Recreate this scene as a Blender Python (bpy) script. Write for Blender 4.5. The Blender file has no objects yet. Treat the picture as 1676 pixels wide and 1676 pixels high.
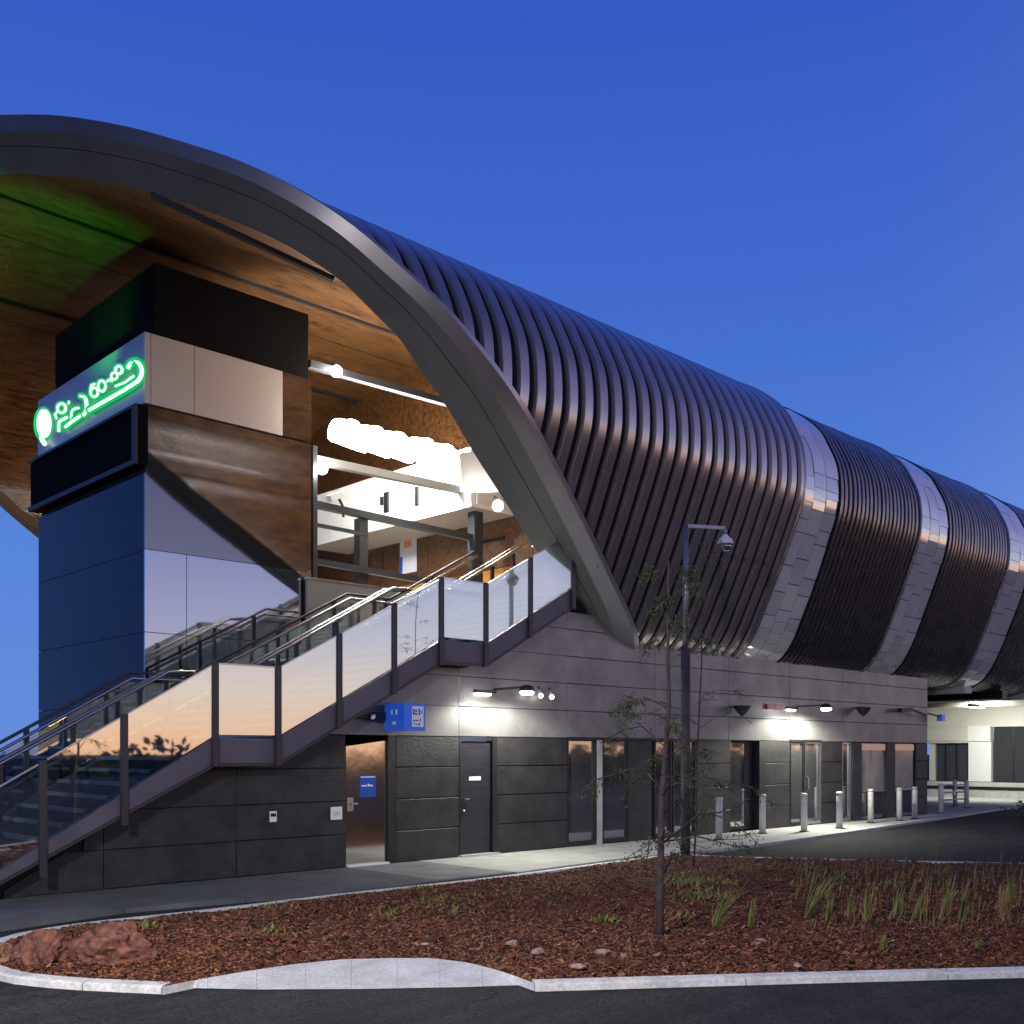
import bpy, math, random
from mathutils import Vector, Matrix
R = random.Random(7)
S = bpy.context.scene
COL = S.collection
# ------------------------------------------------------------------ camera
F = 1720.0            # focal length in photo pixels (photo is 1676 wide)
HOR = 1232.0          # row of the horizon
EYE = 1.85
TH = math.radians(46) # facade direction against the view axis
SU, CU = math.sin(TH), math.cos(TH)
cam_d = bpy.data.cameras.new('camera'); cam = bpy.data.objects.new('camera', cam_d); COL.objects.link(cam)
S.camera = cam
cam_d.sensor_width = 36; cam_d.lens = 36*F/1676; cam_d.shift_y = (HOR-838)/1676
cam_d.clip_end = 3000; cam_d.clip_start = .1
cam.location = (0, 0, EYE)
yaw = math.atan2(SU, CU) - math.pi/2       # forward = (CU, SU)
cam.rotation_euler = (math.pi/2, 0, yaw)

# ------------------------------------------------------------------ world
W = bpy.data.worlds.new('World'); S.world = W; W.use_nodes = True
nt = W.node_tree; nt.nodes.clear()
def N(t, k, **kw):
    n = t.nodes.new(k)
    for a, b in kw.items(): setattr(n, a, b)
    return n
def ramp(t, pts, interp='LINEAR'):
    r = N(t, 'ShaderNodeValToRGB'); r.color_ramp.interpolation = interp
    e = r.color_ramp.elements
    while len(e) < len(pts): e.new(.5)
    for k, (p, c) in enumerate(pts):
        e[k].position = p; e[k].color = (*c, 1) if len(c) == 3 else c
    return r
def math_n(t, op, a=None, b=None, clamp=False):
    m = N(t, 'ShaderNodeMath', operation=op); m.use_clamp = clamp
    for i, v in enumerate((a, b)):
        if v is None: continue
        if isinstance(v, (int, float)): m.inputs[i].default_value = v
        else: t.links.new(v, m.inputs[i])
    return m.outputs[0]
tc = N(nt, 'ShaderNodeTexCoord'); sep = N(nt, 'ShaderNodeSeparateXYZ'); nt.links.new(tc.outputs['Generated'], sep.inputs[0])
el = math_n(nt, 'MULTIPLY', math_n(nt, 'ARCSINE', sep.outputs[2]), 2/math.pi, True)   # 0 at the horizon, 1 overhead
d = 1/90
front = ramp(nt, [(0, (.13,.27,.72)), (10*d, (.095,.235,.70)), (22*d, (.055,.155,.61)), (36*d, (.033,.10,.54)), (55*d, (.017,.045,.26)), (1, (.010,.025,.14))])
back = ramp(nt, [(0, (1.45,.80,.46)), (1.6*d, (1.40,.94,.64)), (3.5*d, (1.20,1.0,.88)), (6.5*d, (.80,.80,.98)), (11*d, (.50,.53,.88)), (20*d, (.25,.25,.55)), (38*d, (.075,.09,.26)), (60*d, (.022,.035,.13)), (1, (.010,.025,.14))])
nt.links.new(el, front.inputs[0]); nt.links.new(el, back.inputs[0])
vm = N(nt, 'ShaderNodeVectorMath', operation='DOT_PRODUCT'); nt.links.new(tc.outputs['Generated'], vm.inputs[0])
vm.inputs[1].default_value = (.35, -.937, 0)     # where the sun went down, behind the camera
fac = ramp(nt, [(0, (0,0,0)), (.44, (.0,.0,.0)), (.58, (.22,.22,.22)), (.76, (.9,.9,.9)), (1, (1,1,1))], 'EASE')
nt.links.new(math_n(nt, 'MULTIPLY_ADD', vm.outputs['Value'], .5), fac.inputs[0])
fac.inputs[0].links[0].from_node.inputs[2].default_value = .5
mx = N(nt, 'ShaderNodeMix', data_type='RGBA')
nt.links.new(fac.outputs[0], mx.inputs[0]); nt.links.new(front.outputs[0], mx.inputs[6]); nt.links.new(back.outputs[0], mx.inputs[7])
bg = N(nt, 'ShaderNodeBackground'); nt.links.new(mx.outputs[2], bg.inputs[0]); bg.inputs[1].default_value = 1.0
wo = N(nt, 'ShaderNodeOutputWorld'); nt.links.new(bg.outputs[0], wo.inputs[0])

S.view_settings.view_transform = 'Standard'; S.view_settings.look = 'None'
S.view_settings.exposure = 0.0; S.view_settings.gamma = 1; S.view_settings.use_curve_mapping = False
S.render.engine = 'CYCLES'
S.cycles.max_bounces = 6; S.cycles.transparent_max_bounces = 12; S.cycles.sample_clamp_indirect = 4.0
S.cycles.caustics_reflective = False; S.cycles.caustics_refractive = False

# ------------------------------------------------------------------ photo rays -> real planes
def ray(px, py):
    a = (px-838)/F
    return (a*SU + CU, -a*CU + SU, (HOR-py)/F)
def onY(px, py, Y):
    r = ray(px, py); t = Y/r[1]; return Vector((r[0]*t, Y, EYE+r[2]*t))
def onX(px, py, X):
    r = ray(px, py); t = X/r[0]; return Vector((X, r[1]*t, EYE+r[2]*t))
def onZ(px, py, Z=0.0):
    r = ray(px, py); t = (Z-EYE)/r[2]; return Vector((r[0]*t, r[1]*t, Z))

# ------------------------------------------------------------------ mesh helpers
class MB:
    def __init__(s): s.v = []; s.f = []; s.m = []; s.sm = []; s.weld = False
    def poly(s, pts, mi=0, smooth=False):
        b = len(s.v); s.v += [tuple(p) for p in pts]; s.f.append(tuple(range(b, b+len(pts)))); s.m.append(mi); s.sm.append(smooth); s.weld |= smooth; return s
    def box(s, x0, x1, y0, y1, z0, z1, mi=0, c=0.0):
        x0, x1 = min(x0,x1), max(x0,x1); y0, y1 = min(y0,y1), max(y0,y1); z0, z1 = min(z0,z1), max(z0,z1)
        if c <= 0:
            b = len(s.v)
            s.v += [(x0,y0,z0),(x1,y0,z0),(x1,y1,z0),(x0,y1,z0),(x0,y0,z1),(x1,y0,z1),(x1,y1,z1),(x0,y1,z1)]
            for q in ((0,3,2,1),(4,5,6,7),(0,1,5,4),(1,2,6,5),(2,3,7,6),(3,0,4,7)):
                s.f.append(tuple(b+i for i in q)); s.m.append(mi); s.sm.append(False)
            return s
        # chamfered towards -y (front edges) : front face inset
        b = len(s.v)
        s.v += [(x0+c,y0,z0+c),(x1-c,y0,z0+c),(x1-c,y0,z1-c),(x0+c,y0,z1-c),
                (x0,y0+c,z0),(x1,y0+c,z0),(x1,y0+c,z1),(x0,y0+c,z1),
                (x0,y1,z0),(x1,y1,z0),(x1,y1,z1),(x0,y1,z1)]
        for q in ((0,1,2,3),(0,4,5,1),(1,5,6,2),(2,6,7,3),(3,7,4,0),(4,8,9,5),(5,9,10,6),(6,10,11,7),(7,11,8,4),(8,11,10,9)):
            s.f.append(tuple(b+i for i in q)); s.m.append(mi); s.sm.append(False)
        return s
    def prism(s, pts, axis, a0, a1, mi=0):
        """extrude a 2D polygon: axis 'y' -> pts are (x,z); 'x' -> (y,z); 'z' -> (x,y)"""
        def mk(p, a):
            return {'y': (p[0], a, p[1]), 'x': (a, p[0], p[1]), 'z': (p[0], p[1], a)}[axis]
        n = len(pts); b = len(s.v)
        s.v += [mk(p, a0) for p in pts] + [mk(p, a1) for p in pts]
        s.f.append(tuple(range(b, b+n))); s.f.append(tuple(range(b+2*n-1, b+n-1, -1)))
        for i in range(n):
            j = (i+1) % n; s.f.append((b+j, b+i, b+n+i, b+n+j))
        s.m += [mi]*(n+2); s.sm += [False]*(n+2); return s
    def tube(s, pts, r, n=8, mi=0, cap=True, r1=None):
        pts = [Vector(p) for p in pts]; b0 = len(s.v); k = len(pts)
        up = Vector((0,0,1))
        prev = None
        for i, p in enumerate(pts):
            t = (pts[min(i+1,k-1)] - pts[max(i-1,0)]).normalized()
            a = prev if prev is not None else (up if abs(t.z) < .9 else Vector((1,0,0)))
            a = (a - t*a.dot(t)).normalized(); prev = a; c = t.cross(a)
            rr = r if r1 is None else r + (r1-r)*i/(k-1)
            for j in range(n):
                g = 2*math.pi*j/n; s.v.append(tuple(p + a*math.cos(g)*rr + c*math.sin(g)*rr))
        for i in range(k-1):
            for j in range(n):
                j2 = (j+1) % n
                s.f.append((b0+i*n+j, b0+i*n+j2, b0+(i+1)*n+j2, b0+(i+1)*n+j)); s.m.append(mi); s.sm.append(True)
        if cap:
            s.f.append(tuple(b0+j for j in range(n-1,-1,-1))); s.f.append(tuple(b0+(k-1)*n+j for j in range(n))); s.m += [mi]*2; s.sm += [False]*2
        return s
    def beam(s, p, q, w, h, mi=0):
        """rectangular bar from p to q, w across, h in the upright direction"""
        p, q = Vector(p), Vector(q); t = (q-p).normalized()
        up = Vector((0,0,1)) if abs(t.z) < .95 else Vector((0,1,0))
        c = t.cross(up).normalized(); u = c.cross(t).normalized(); b = len(s.v)
        for e in (p, q):
            for (i, j) in ((-1,-1),(1,-1),(1,1),(-1,1)): s.v.append(tuple(e + c*w/2*i + u*h/2*j))
        for g in ((0,3,2,1),(4,5,6,7),(0,1,5,4),(1,2,6,5),(2,3,7,6),(3,0,4,7)):
            s.f.append(tuple(b+i for i in g)); s.m.append(mi); s.sm.append(False)
        return s
    def lathe(s, c, prof, n=16, mi=0):
        c = Vector(c); b = len(s.v); k = len(prof)
        for (r, z) in prof:
            for j in range(n):
                g = 2*math.pi*j/n; s.v.append((c.x+r*math.cos(g), c.y+r*math.sin(g), c.z+z))
        for i in range(k-1):
            for j in range(n):
                j2 = (j+1) % n; s.f.append((b+i*n+j, b+i*n+j2, b+(i+1)*n+j2, b+(i+1)*n+j)); s.m.append(mi); s.sm.append(True)
        s.f.append(tuple(b+j for j in range(n-1,-1,-1))); s.f.append(tuple(b+(k-1)*n+j for j in range(n))); s.m += [mi]*2; s.sm += [False]*2
        return s
    def mesh(s, name, mats):
        if s.weld:      # smooth faces share their corners, flat ones keep their own
            key = {}; nv = []; nf = []
            for f, sm in zip(s.f, s.sm):
                g = []
                for i in f:
                    if sm:
                        k = tuple(round(c, 4) for c in s.v[i])
                        if k not in key: key[k] = len(nv); nv.append(s.v[i])
                        q = key[k]
                        if q not in g: g.append(q)
                    else: g.append(len(nv)); nv.append(s.v[i])
                nf.append(tuple(g))
            keep = [i for i, g in enumerate(nf) if len(g) > 2]
            s.v = nv; s.f = [nf[i] for i in keep]; s.m = [s.m[i] for i in keep]; s.sm = [s.sm[i] for i in keep]
        m = bpy.data.meshes.new(name); m.from_pydata(s.v, [], s.f)
        for a in (mats if isinstance(mats, (list, tuple)) else [mats]): m.materials.append(a)
        m.polygons.foreach_set('material_index', s.m); m.polygons.foreach_set('use_smooth', s.sm); m.update(); return m
    def build(s, name, mats, parent=None):
        return link(name, s.mesh(name, mats), parent)
def link(name, mesh, parent=None, loc=None):
    o = bpy.data.objects.new(name, mesh); COL.objects.link(o)
    if parent is not None:
        o.parent = parent
        if parent.type == 'EMPTY' and not parent.get('_l'):
            o.matrix_parent_inverse = Matrix.Translation(-parent.location) if loc is None else Matrix()
    if loc is not None: o.location = loc
    return o
def tag(o, label=None, cat=None, group=None, kind=None):
    if label: o['label'] = label
    if cat: o['category'] = cat
    if group: o['group'] = group
    if kind: o['kind'] = kind
    return o
def thing(name, loc, label, cat, group=None):
    o = bpy.data.objects.new(name, None); COL.objects.link(o); o.location = loc; o.empty_display_size = .2
    return tag(o, label, cat, group)
def struct(name, loc=(0,0,0)):
    o = bpy.data.objects.new(name, None); COL.objects.link(o); o.location = loc; o['kind'] = 'structure'; return o
def copy_thing(o, loc, rz=0, label=None):
    c = o.copy(); COL.objects.link(c); c.location = loc; c.rotation_euler = (0,0,rz)
    if label: c['label'] = label
    for ch in [x for x in bpy.data.objects if x.parent == o]:
        k = ch.copy(); COL.objects.link(k); k.parent = c
        for g in [x for x in bpy.data.objects if x.parent == ch]:
            q = g.copy(); COL.objects.link(q); q.parent = k
    return c

# ------------------------------------------------------------------ materials
def mat(name, col, rough=.5, metal=0.0, col2=None, ns=6.0, det=4, stretch=(1,1,1), bump=0.0, bs=40.0, lo=.35, hi=.65, rvar=0.0, emit=None, es=0.0, spec=None, coat=0.0):
    m = bpy.data.materials.new(name); m.use_nodes = True; t = m.node_tree; b = t.nodes['Principled BSDF']
    b.inputs['Base Color'].default_value = (*col, 1); b.inputs['Roughness'].default_value = rough; b.inputs['Metallic'].default_value = metal
    if spec is not None: b.inputs['Specular IOR Level'].default_value = spec
    if coat: b.inputs['Coat Weight'].default_value = coat; b.inputs['Coat Roughness'].default_value = .08
    if emit: b.inputs['Emission Color'].default_value = (*emit, 1); b.inputs['Emission Strength'].default_value = es
    g = N(t, 'ShaderNodeNewGeometry'); mp = N(t, 'ShaderNodeMapping'); mp.inputs['Scale'].default_value = stretch
    t.links.new(g.outputs['Position'], mp.inputs[0])
    if col2:
        n = N(t, 'ShaderNodeTexNoise'); n.inputs['Scale'].default_value = ns; n.inputs['Detail'].default_value = det; n.inputs['Roughness'].default_value = .65
        t.links.new(mp.outputs[0], n.inputs[0])
        r = ramp(t, [(lo, col), (hi, col2)]); t.links.new(n.outputs[0], r.inputs[0]); t.links.new(r.outputs[0], b.inputs['Base Color'])
        if rvar:
            mr = N(t, 'ShaderNodeMapRange'); mr.inputs[3].default_value = max(.02, rough-rvar); mr.inputs[4].default_value = rough+rvar
            t.links.new(n.outputs[0], mr.inputs[0]); t.links.new(mr.outputs[0], b.inputs['Roughness'])
    if bump:
        n = N(t, 'ShaderNodeTexNoise'); n.inputs['Scale'].default_value = bs; n.inputs['Detail'].default_value = 3
        t.links.new(mp.outputs[0], n.inputs[0])
        bp = N(t, 'ShaderNodeBump'); bp.inputs['Strength'].default_value = bump; bp.inputs['Distance'].default_value = .02
        t.links.new(n.outputs[0], bp.inputs['Height']); t.links.new(bp.outputs[0], b.inputs['Normal'])
    return m
def emis(name, col, s):
    m = bpy.data.materials.new(name); m.use_nodes = True; t = m.node_tree; t.nodes.clear()
    e = N(t, 'ShaderNodeEmission'); e.inputs[0].default_value = (*col, 1); e.inputs[1].default_value = s
    o = N(t, 'ShaderNodeOutputMaterial'); t.links.new(e.outputs[0], o.inputs[0]); return m
def glassy(name, tint, refl, milk=0.0, rough=.02):
    """thin pane: part see-through, part mirror, part milky"""
    m = bpy.data.materials.new(name); m.use_nodes = True; t = m.node_tree; t.nodes.clear()
    tr = N(t, 'ShaderNodeBsdfTransparent'); tr.inputs[0].default_value = (*tint, 1)
    gl = N(t, 'ShaderNodeBsdfGlossy'); gl.inputs[0].default_value = (.95,.95,.95,1); gl.inputs['Roughness'].default_value = rough
    a = N(t, 'ShaderNodeMixShader'); a.inputs[0].default_value = refl
    if milk:
        df = N(t, 'ShaderNodeBsdfDiffuse'); df.inputs[0].default_value = (.62,.68,.68,1)
        tl = N(t, 'ShaderNodeBsdfTranslucent'); tl.inputs[0].default_value = (.62,.70,.68,1)
        q = N(t, 'ShaderNodeMixShader'); q.inputs[0].default_value = .5; t.links.new(df.outputs[0], q.inputs[1]); t.links.new(tl.outputs[0], q.inputs[2])
        p = N(t, 'ShaderNodeMixShader'); p.inputs[0].default_value = milk; t.links.new(tr.outputs[0], p.inputs[1]); t.links.new(q.outputs[0], p.inputs[2])
        t.links.new(p.outputs[0], a.inputs[1])
    else: t.links.new(tr.outputs[0], a.inputs[1])
    t.links.new(gl.outputs[0], a.inputs[2])
    o = N(t, 'ShaderNodeOutputMaterial'); t.links.new(a.outputs[0], o.inputs[0]); return m
M = {}
M['asphalt'] = mat('asphalt', (.007,.0085,.009), .85, col2=(.042,.045,.044), ns=1.6, det=15, stretch=(.5,1.5,1), bump=.9, bs=60, lo=.32, hi=.72, rvar=.12, spec=.22)
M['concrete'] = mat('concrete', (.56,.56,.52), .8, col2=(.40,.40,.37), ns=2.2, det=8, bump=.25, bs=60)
M['concshade'] = mat('concrete_shaded', (.13,.14,.14), .8, col2=(.07,.078,.078), ns=1.4, det=12, bump=.25, bs=60)  # same concrete, with stair shade and lamp falloff put into its colour
M['conchalf'] = mat('concrete_half_shaded', (.27,.28,.26), .8, col2=(.17,.175,.165), ns=1.8, det=12, bump=.25, bs=60)  # same concrete, middle step of that painted shade
M['kerb'] = mat('kerb_paint', (.78,.775,.71), .75, col2=(.38,.37,.32), ns=4, det=12, bump=.35, bs=40, lo=.48, hi=.78)
M['ramp'] = mat('pale_concrete', (.72,.72,.70), .8, col2=(.50,.50,.49), ns=2.2, det=13, bump=.25, bs=60)
def weather(m, sp, lo, hi, crack=0.0, cs=.3):
    """stone grain and thin cracks over a material's own colour"""
    t = m.node_tree; b = t.nodes['Principled BSDF']; src = b.inputs['Base Color'].links[0].from_socket
    g = N(t, 'ShaderNodeNewGeometry'); n = N(t, 'ShaderNodeTexNoise'); n.inputs['Scale'].default_value = sp; n.inputs['Detail'].default_value = 2
    t.links.new(g.outputs['Position'], n.inputs[0]); r = ramp(t, [(.36, (lo,lo,lo)), (.66, (hi,hi,hi))]); t.links.new(n.outputs[0], r.inputs[0])
    x = N(t, 'ShaderNodeMix', data_type='RGBA', blend_type='MULTIPLY'); x.inputs[0].default_value = 1; t.links.new(src, x.inputs[6]); t.links.new(r.outputs[0], x.inputs[7]); out = x.outputs[2]
    if crack:
        w = N(t, 'ShaderNodeTexNoise'); w.inputs['Scale'].default_value = 1.6; w.inputs['Detail'].default_value = 6; t.links.new(g.outputs['Position'], w.inputs[0])
        ad = N(t, 'ShaderNodeMix', data_type='RGBA', blend_type='LINEAR_LIGHT'); ad.inputs[0].default_value = .5; t.links.new(g.outputs['Position'], ad.inputs[6]); t.links.new(w.outputs[1], ad.inputs[7])
        v = N(t, 'ShaderNodeTexVoronoi', feature='DISTANCE_TO_EDGE'); v.inputs['Scale'].default_value = cs; t.links.new(ad.outputs[2], v.inputs['Vector'])
        q = ramp(t, [(0, (1-crack,)*3), (.006, (1,1,1))]); t.links.new(v.outputs['Distance'], q.inputs[0])
        y = N(t, 'ShaderNodeMix', data_type='RGBA', blend_type='MULTIPLY'); y.inputs[0].default_value = 1; t.links.new(out, y.inputs[6]); t.links.new(q.outputs[0], y.inputs[7]); out = y.outputs[2]
    t.links.new(out, b.inputs['Base Color'])
weather(M['asphalt'], 42, .45, 1.75, .8, .28)
for k_ in ('concrete', 'ramp', 'kerb'): weather(M[k_], 30, .86, 1.1)
M['soil'] = mat('soil', (.050,.020,.013), .95, col2=(.15,.055,.026), ns=5, det=8, bump=.8, bs=30)
for i, c in enumerate([(.27,.092,.034), (.16,.052,.022), (.38,.165,.070), (.055,.022,.013)]): M['chip%d'%i] = mat('mulch_chip_%d'%i, c, .9)
M['rim'] = mat('rim_metal', (.30,.297,.275), .48, .25, col2=(.25,.247,.23), ns=1.5, det=5, bump=.05, bs=8)
M['rim_side'] = mat('rim_side_metal', (.50,.48,.53), .38, .8, col2=(.44,.42,.47), ns=2)
M['rib'] = mat('roof_metal', (.52,.47,.49), .26, .86, col2=(.42,.38,.40), ns=1.2, det=3, bump=.05, bs=3, rvar=.05)
M['rib_fine'] = mat('roof_metal_dark', (.27,.24,.26), .28, .92, col2=(.17,.15,.165), ns=2.2, det=4, bump=.12, bs=5, rvar=.06)
M['gap'] = mat('roof_gap_metal', (.010,.011,.018), .7, 0, spec=.12)
for i, c in enumerate([(.88,.89,.91), (.93,.93,.93), (.76,.77,.80), (.95,.94,.91)]): M['silver%d'%i] = mat('silver_panel_%d'%i, c, .12, .42, coat=.6, bump=.06, bs=4)
M['lining'] = mat('rust_lining', (.028,.012,.006), .36, 0.0, col2=(.118,.050,.014), ns=6.5, det=15, stretch=(.35,1.2,1.2), lo=.38, hi=.60, bump=.7, bs=30, coat=.1)
M['amber'] = mat('amber_boards', (.20,.075,.012), .4, 0, col2=(.50,.21,.035), ns=4, det=12, stretch=(1,.5,1.5))
M['black'] = mat('black_metal', (.012,.012,.015), .45, .2, bump=.04)
M['darkbox'] = mat('dark_fascia', (.006,.0055,.0055), .8, 0, spec=.05, col2=(.010,.009,.009), ns=.8)
M['band'] = mat('cream_panel', (.58,.53,.49), .32, .25, bump=.02)
M['mirror'] = mat('mirror_cladding', (.42,.43,.52), .035, 1.0, bump=.015, bs=1.5)
M['blue'] = mat('blue_glass', (.004,.009,.045), .08, 0, spec=.16, bump=.01, bs=2)
M['steel'] = mat('stainless', (.50,.49,.48), .28, 1.0)
M['postm'] = mat('post_metal', (.055,.052,.058), .4, .5)
M['rail'] = mat('rail_steel', (.66,.64,.58), .24, 1.0)
M['stringer'] = mat('stringer_paint', (.12,.11,.14), .5, .3, col2=(.09,.08,.105), ns=1.5)
M['tread'] = mat('tread_tile', (.05,.06,.062), .7, bump=.2)
M['nosing'] = mat('nosing_strip', (.50,.54,.52), .6)
M['glass'] = glassy('balustrade_glass', (.82,.90,.88), .50, .45)
M['glasslow'] = glassy('balustrade_glass_clear', (.80,.88,.86), .48)
M['clear'] = glassy('clear_glass', (.75,.8,.8), .30)
M['pane'] = mat('shop_glass', (.40,.41,.42), .04, .9, bump=.03, bs=3)
M['upper'] = mat('grey_cladding', (.235,.232,.238), .36, .30, col2=(.165,.163,.168), ns=1.4, det=6, bump=.04, bs=6, rvar=.06)
M['block'] = mat('dark_block', (.034,.033,.033), .5, 0.1, col2=(.013,.013,.015), ns=2.5, det=8, bump=.35, bs=22)
M['joint'] = mat('joint_black', (.010,.010,.012), .8)
M['jamb'] = mat('door_jamb', (.008,.008,.010), .5)
M['door_dark'] = mat('door_dark', (.035,.036,.045), .35, .3, col2=(.022,.023,.03), ns=1.6, det=8, stretch=(1,1,5), bump=.3, bs=10)
M['door_steel'] = mat('door_steel', (.84,.78,.72), .09, 1.0, bump=.05, bs=3, col2=(.72,.66,.60), ns=1.3)
M['white'] = mat('white_paint', (.78,.78,.76), .5)
M['cream'] = mat('cream_wall', (.66,.655,.57), .7, col2=(.58,.575,.50), ns=.8)
M['bluesign'] = mat('sign_blue', (.01,.07,.42), .35)
M['bluelit'] = mat('sign_blue_lit', (.01,.07,.42), .35, emit=(.03,.13,.75), es=.30)
M['signwhite'] = mat('sign_white', (.75,.78,.88), .4)
M['red'] = mat('sign_red', (.16,.008,.012), .4, emit=(.5,.01,.02), es=.12)
M['bollard'] = mat('bollard_paint', (.66,.65,.62), .45, .1, col2=(.55,.54,.52), ns=6)
M['rock'] = mat('red_rock', (.030,.011,.010), .85, col2=(.27,.105,.065), ns=11, det=14, bump=1.0, bs=16, lo=.32, hi=.60)
M['lime'] = mat('pale_stone', (.50,.36,.28), .9, col2=(.30,.20,.15), ns=9, bump=.5)
M['bark'] = mat('bark', (.085,.060,.055), .85, col2=(.045,.032,.030), ns=14, bump=.4)
M['leaf'] = mat('leaf_green', (.028,.050,.014), .7, col2=(.055,.072,.022), ns=6)
M['leaf2'] = mat('leaf_brown', (.13,.075,.035), .7)
M['blade'] = mat('blade_green', (.13,.18,.03), .6, col2=(.22,.24,.055), ns=8)
M['straw'] = mat('straw', (.33,.20,.075), .8)
M['pole'] = mat('galvanised_pole', (.36,.35,.40), .40, .75, col2=(.28,.27,.32), ns=7)
M['lamp'] = emis('lamp_face', (1, .98, .92), 60)
M['lampflood'] = emis('flood_glare', (1, .99, .95), 110)
M['lampdim'] = emis('lamp_face_dim', (1, .95, .82), 12)
M['neonw'] = emis('neon_core', (.70, 1, .78), 1.7)
M['neong'] = emis('neon_halo', (.0, .62, .14), 1.0)  # glow around the strokes, built as wider emitting green shapes
M['mirrordim'] = mat('mirror_dimmed', (.23,.225,.24), .05, 1.0, bump=.02, bs=2)  # mirror cladding with the dim soffit reflection painted into its colour
M['screen'] = mat('dark_screen', (.005,.005,.006), .8, spec=.03)
M['hedge'] = mat('far_foliage', (.020,.026,.014), .9)

def lamp(kind, name, loc, power, col=(1,.96,.88), size=.1, target=None, angle=None, parent=None, blend=.6):
    l = bpy.data.lights.new(name, kind); l.energy = power; l.color = col
    if kind == 'AREA': l.size = size
    else: l.shadow_soft_size = size
    if angle: l.spot_size = math.radians(angle); l.spot_blend = blend
    o = bpy.data.objects.new(name, l); COL.objects.link(o); o.location = loc
    if target is not None: o.rotation_euler = (Vector(target)-Vector(loc)).to_track_quat('-Z', 'Y').to_euler()
    return o

# ================================================================== GROUND
YW = 14.06           # plane of the ground-floor wall
ROAD = -.06
g = MB(); g.poly([(-900,-900,ROAD),(900,-900,ROAD),(900,900,ROAD),(-900,900,ROAD)])
tag(g.build('road', M['asphalt']), kind='structure')

def dense(pts, n=6):
    out = []
    for a, b in zip(pts[:-1], pts[1:]):
        for k in range(n): out.append(a + (b-a)*k/n)
    out.append(pts[-1]); return out
def catmull(P, n=8):
    out = []
    for i in range(len(P)-1):
        p0, p1, p2, p3 = P[max(i-1,0)], P[i], P[i+1], P[min(i+2,len(P)-1)]
        for k in range(n):
            t = k/n
            out.append(tuple(.5*((2*p1[j]) + (-p0[j]+p2[j])*t + (2*p0[j]-5*p1[j]+4*p2[j]-p3[j])*t*t + (-p0[j]+3*p1[j]-3*p2[j]+p3[j])*t**3) for j in range(len(p1))))
    out.append(tuple(P[-1])); return out
def resample(P, step):
    """even spacing along a polyline (tuples)"""
    P = [Vector(p) for p in P]; L = [0]
    for a, b in zip(P[:-1], P[1:]): L.append(L[-1]+(b-a).length)
    n = max(1, round(L[-1]/step)); out = []; j = 0
    for k in range(n+1):
        s = L[-1]*k/n
        while j < len(P)-2 and L[j+1] < s: j += 1
        out.append(P[j].lerp(P[j+1], (s-L[j])/max(1e-9, L[j+1]-L[j])))
    return out
backpx = [(1676,1412.5),(1500,1409),(1330,1405),(1180,1401),(1120,1398),(1055,1403),(930,1419),(790,1437),(560,1462),(330,1489),(160,1507),(60,1521),(0,1534)]
tippx = [(-30,1548),(-48,1565),(-42,1580),(-12,1591)]
frontpx = [(30,1600),(120,1608),(265,1615)]
front2 = [(875,1611),(1045,1606),(1250,1600),(1480,1594),(1676,1589)]
ext0 = onZ(1676,1412.5)+ (onZ(1676,1412.5)-onZ(1330,1405)).normalized()*9
loop = [ext0] + [onZ(*p) for p in backpx+tippx+frontpx]
mid = [onZ(*p) for p in [(265,1615),(420,1617),(600,1616),(760,1613),(875,1611)]]
f2 = [onZ(*p) for p in front2]; ext1 = f2[-1] + (f2[-1]-f2[-2]).normalized()*6
edge_a = [Vector((*p[:2],0)) for p in catmull([tuple(p)[:2] for p in loop], 6)]
edge_b = f2 + [ext1]
kerb = struct('kerb')
def kerb_run(path, step, w=.16):
    pts = resample([tuple(p) for p in path], .35)
    per = max(1, int(step/.35)); i = 0
    while i < len(pts)-1:
        j = min(i+per, len(pts)-1); seg = pts[i:j+1]
        if len(seg) < 2: break
        m = MB(); ring = []
        for k, p in enumerate(seg):
            q0 = pts[max(i+k-1,0)]; q1 = pts[min(i+k+1,len(pts)-1)]
            t = (q1-q0).normalized(); n = Vector((-t.y, t.x, 0))   # left of travel = inside of the loop
            if k == 0: p = p + t*.006
            if k == len(seg)-1: p = p - t*.006
            ring.append([p + Vector((0,0,ROAD-.05)), p + Vector((0,0,-.012)) , p + n*.025 + Vector((0,0,.004)), p + n*w + Vector((0,0,.004)), p + n*w + Vector((0,0,-.1))])
        for a, b in zip(ring[:-1], ring[1:]):
            for u in range(4): m.poly([a[u], b[u], b[u+1], a[u+1]])
        m.poly(ring[0]); m.poly(ring[-1][::-1])
        m.build('kerb_stone', M['kerb'], kerb); i = j
kerb_run(edge_a, 1.8); kerb_run(edge_b, 1.8)
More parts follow.
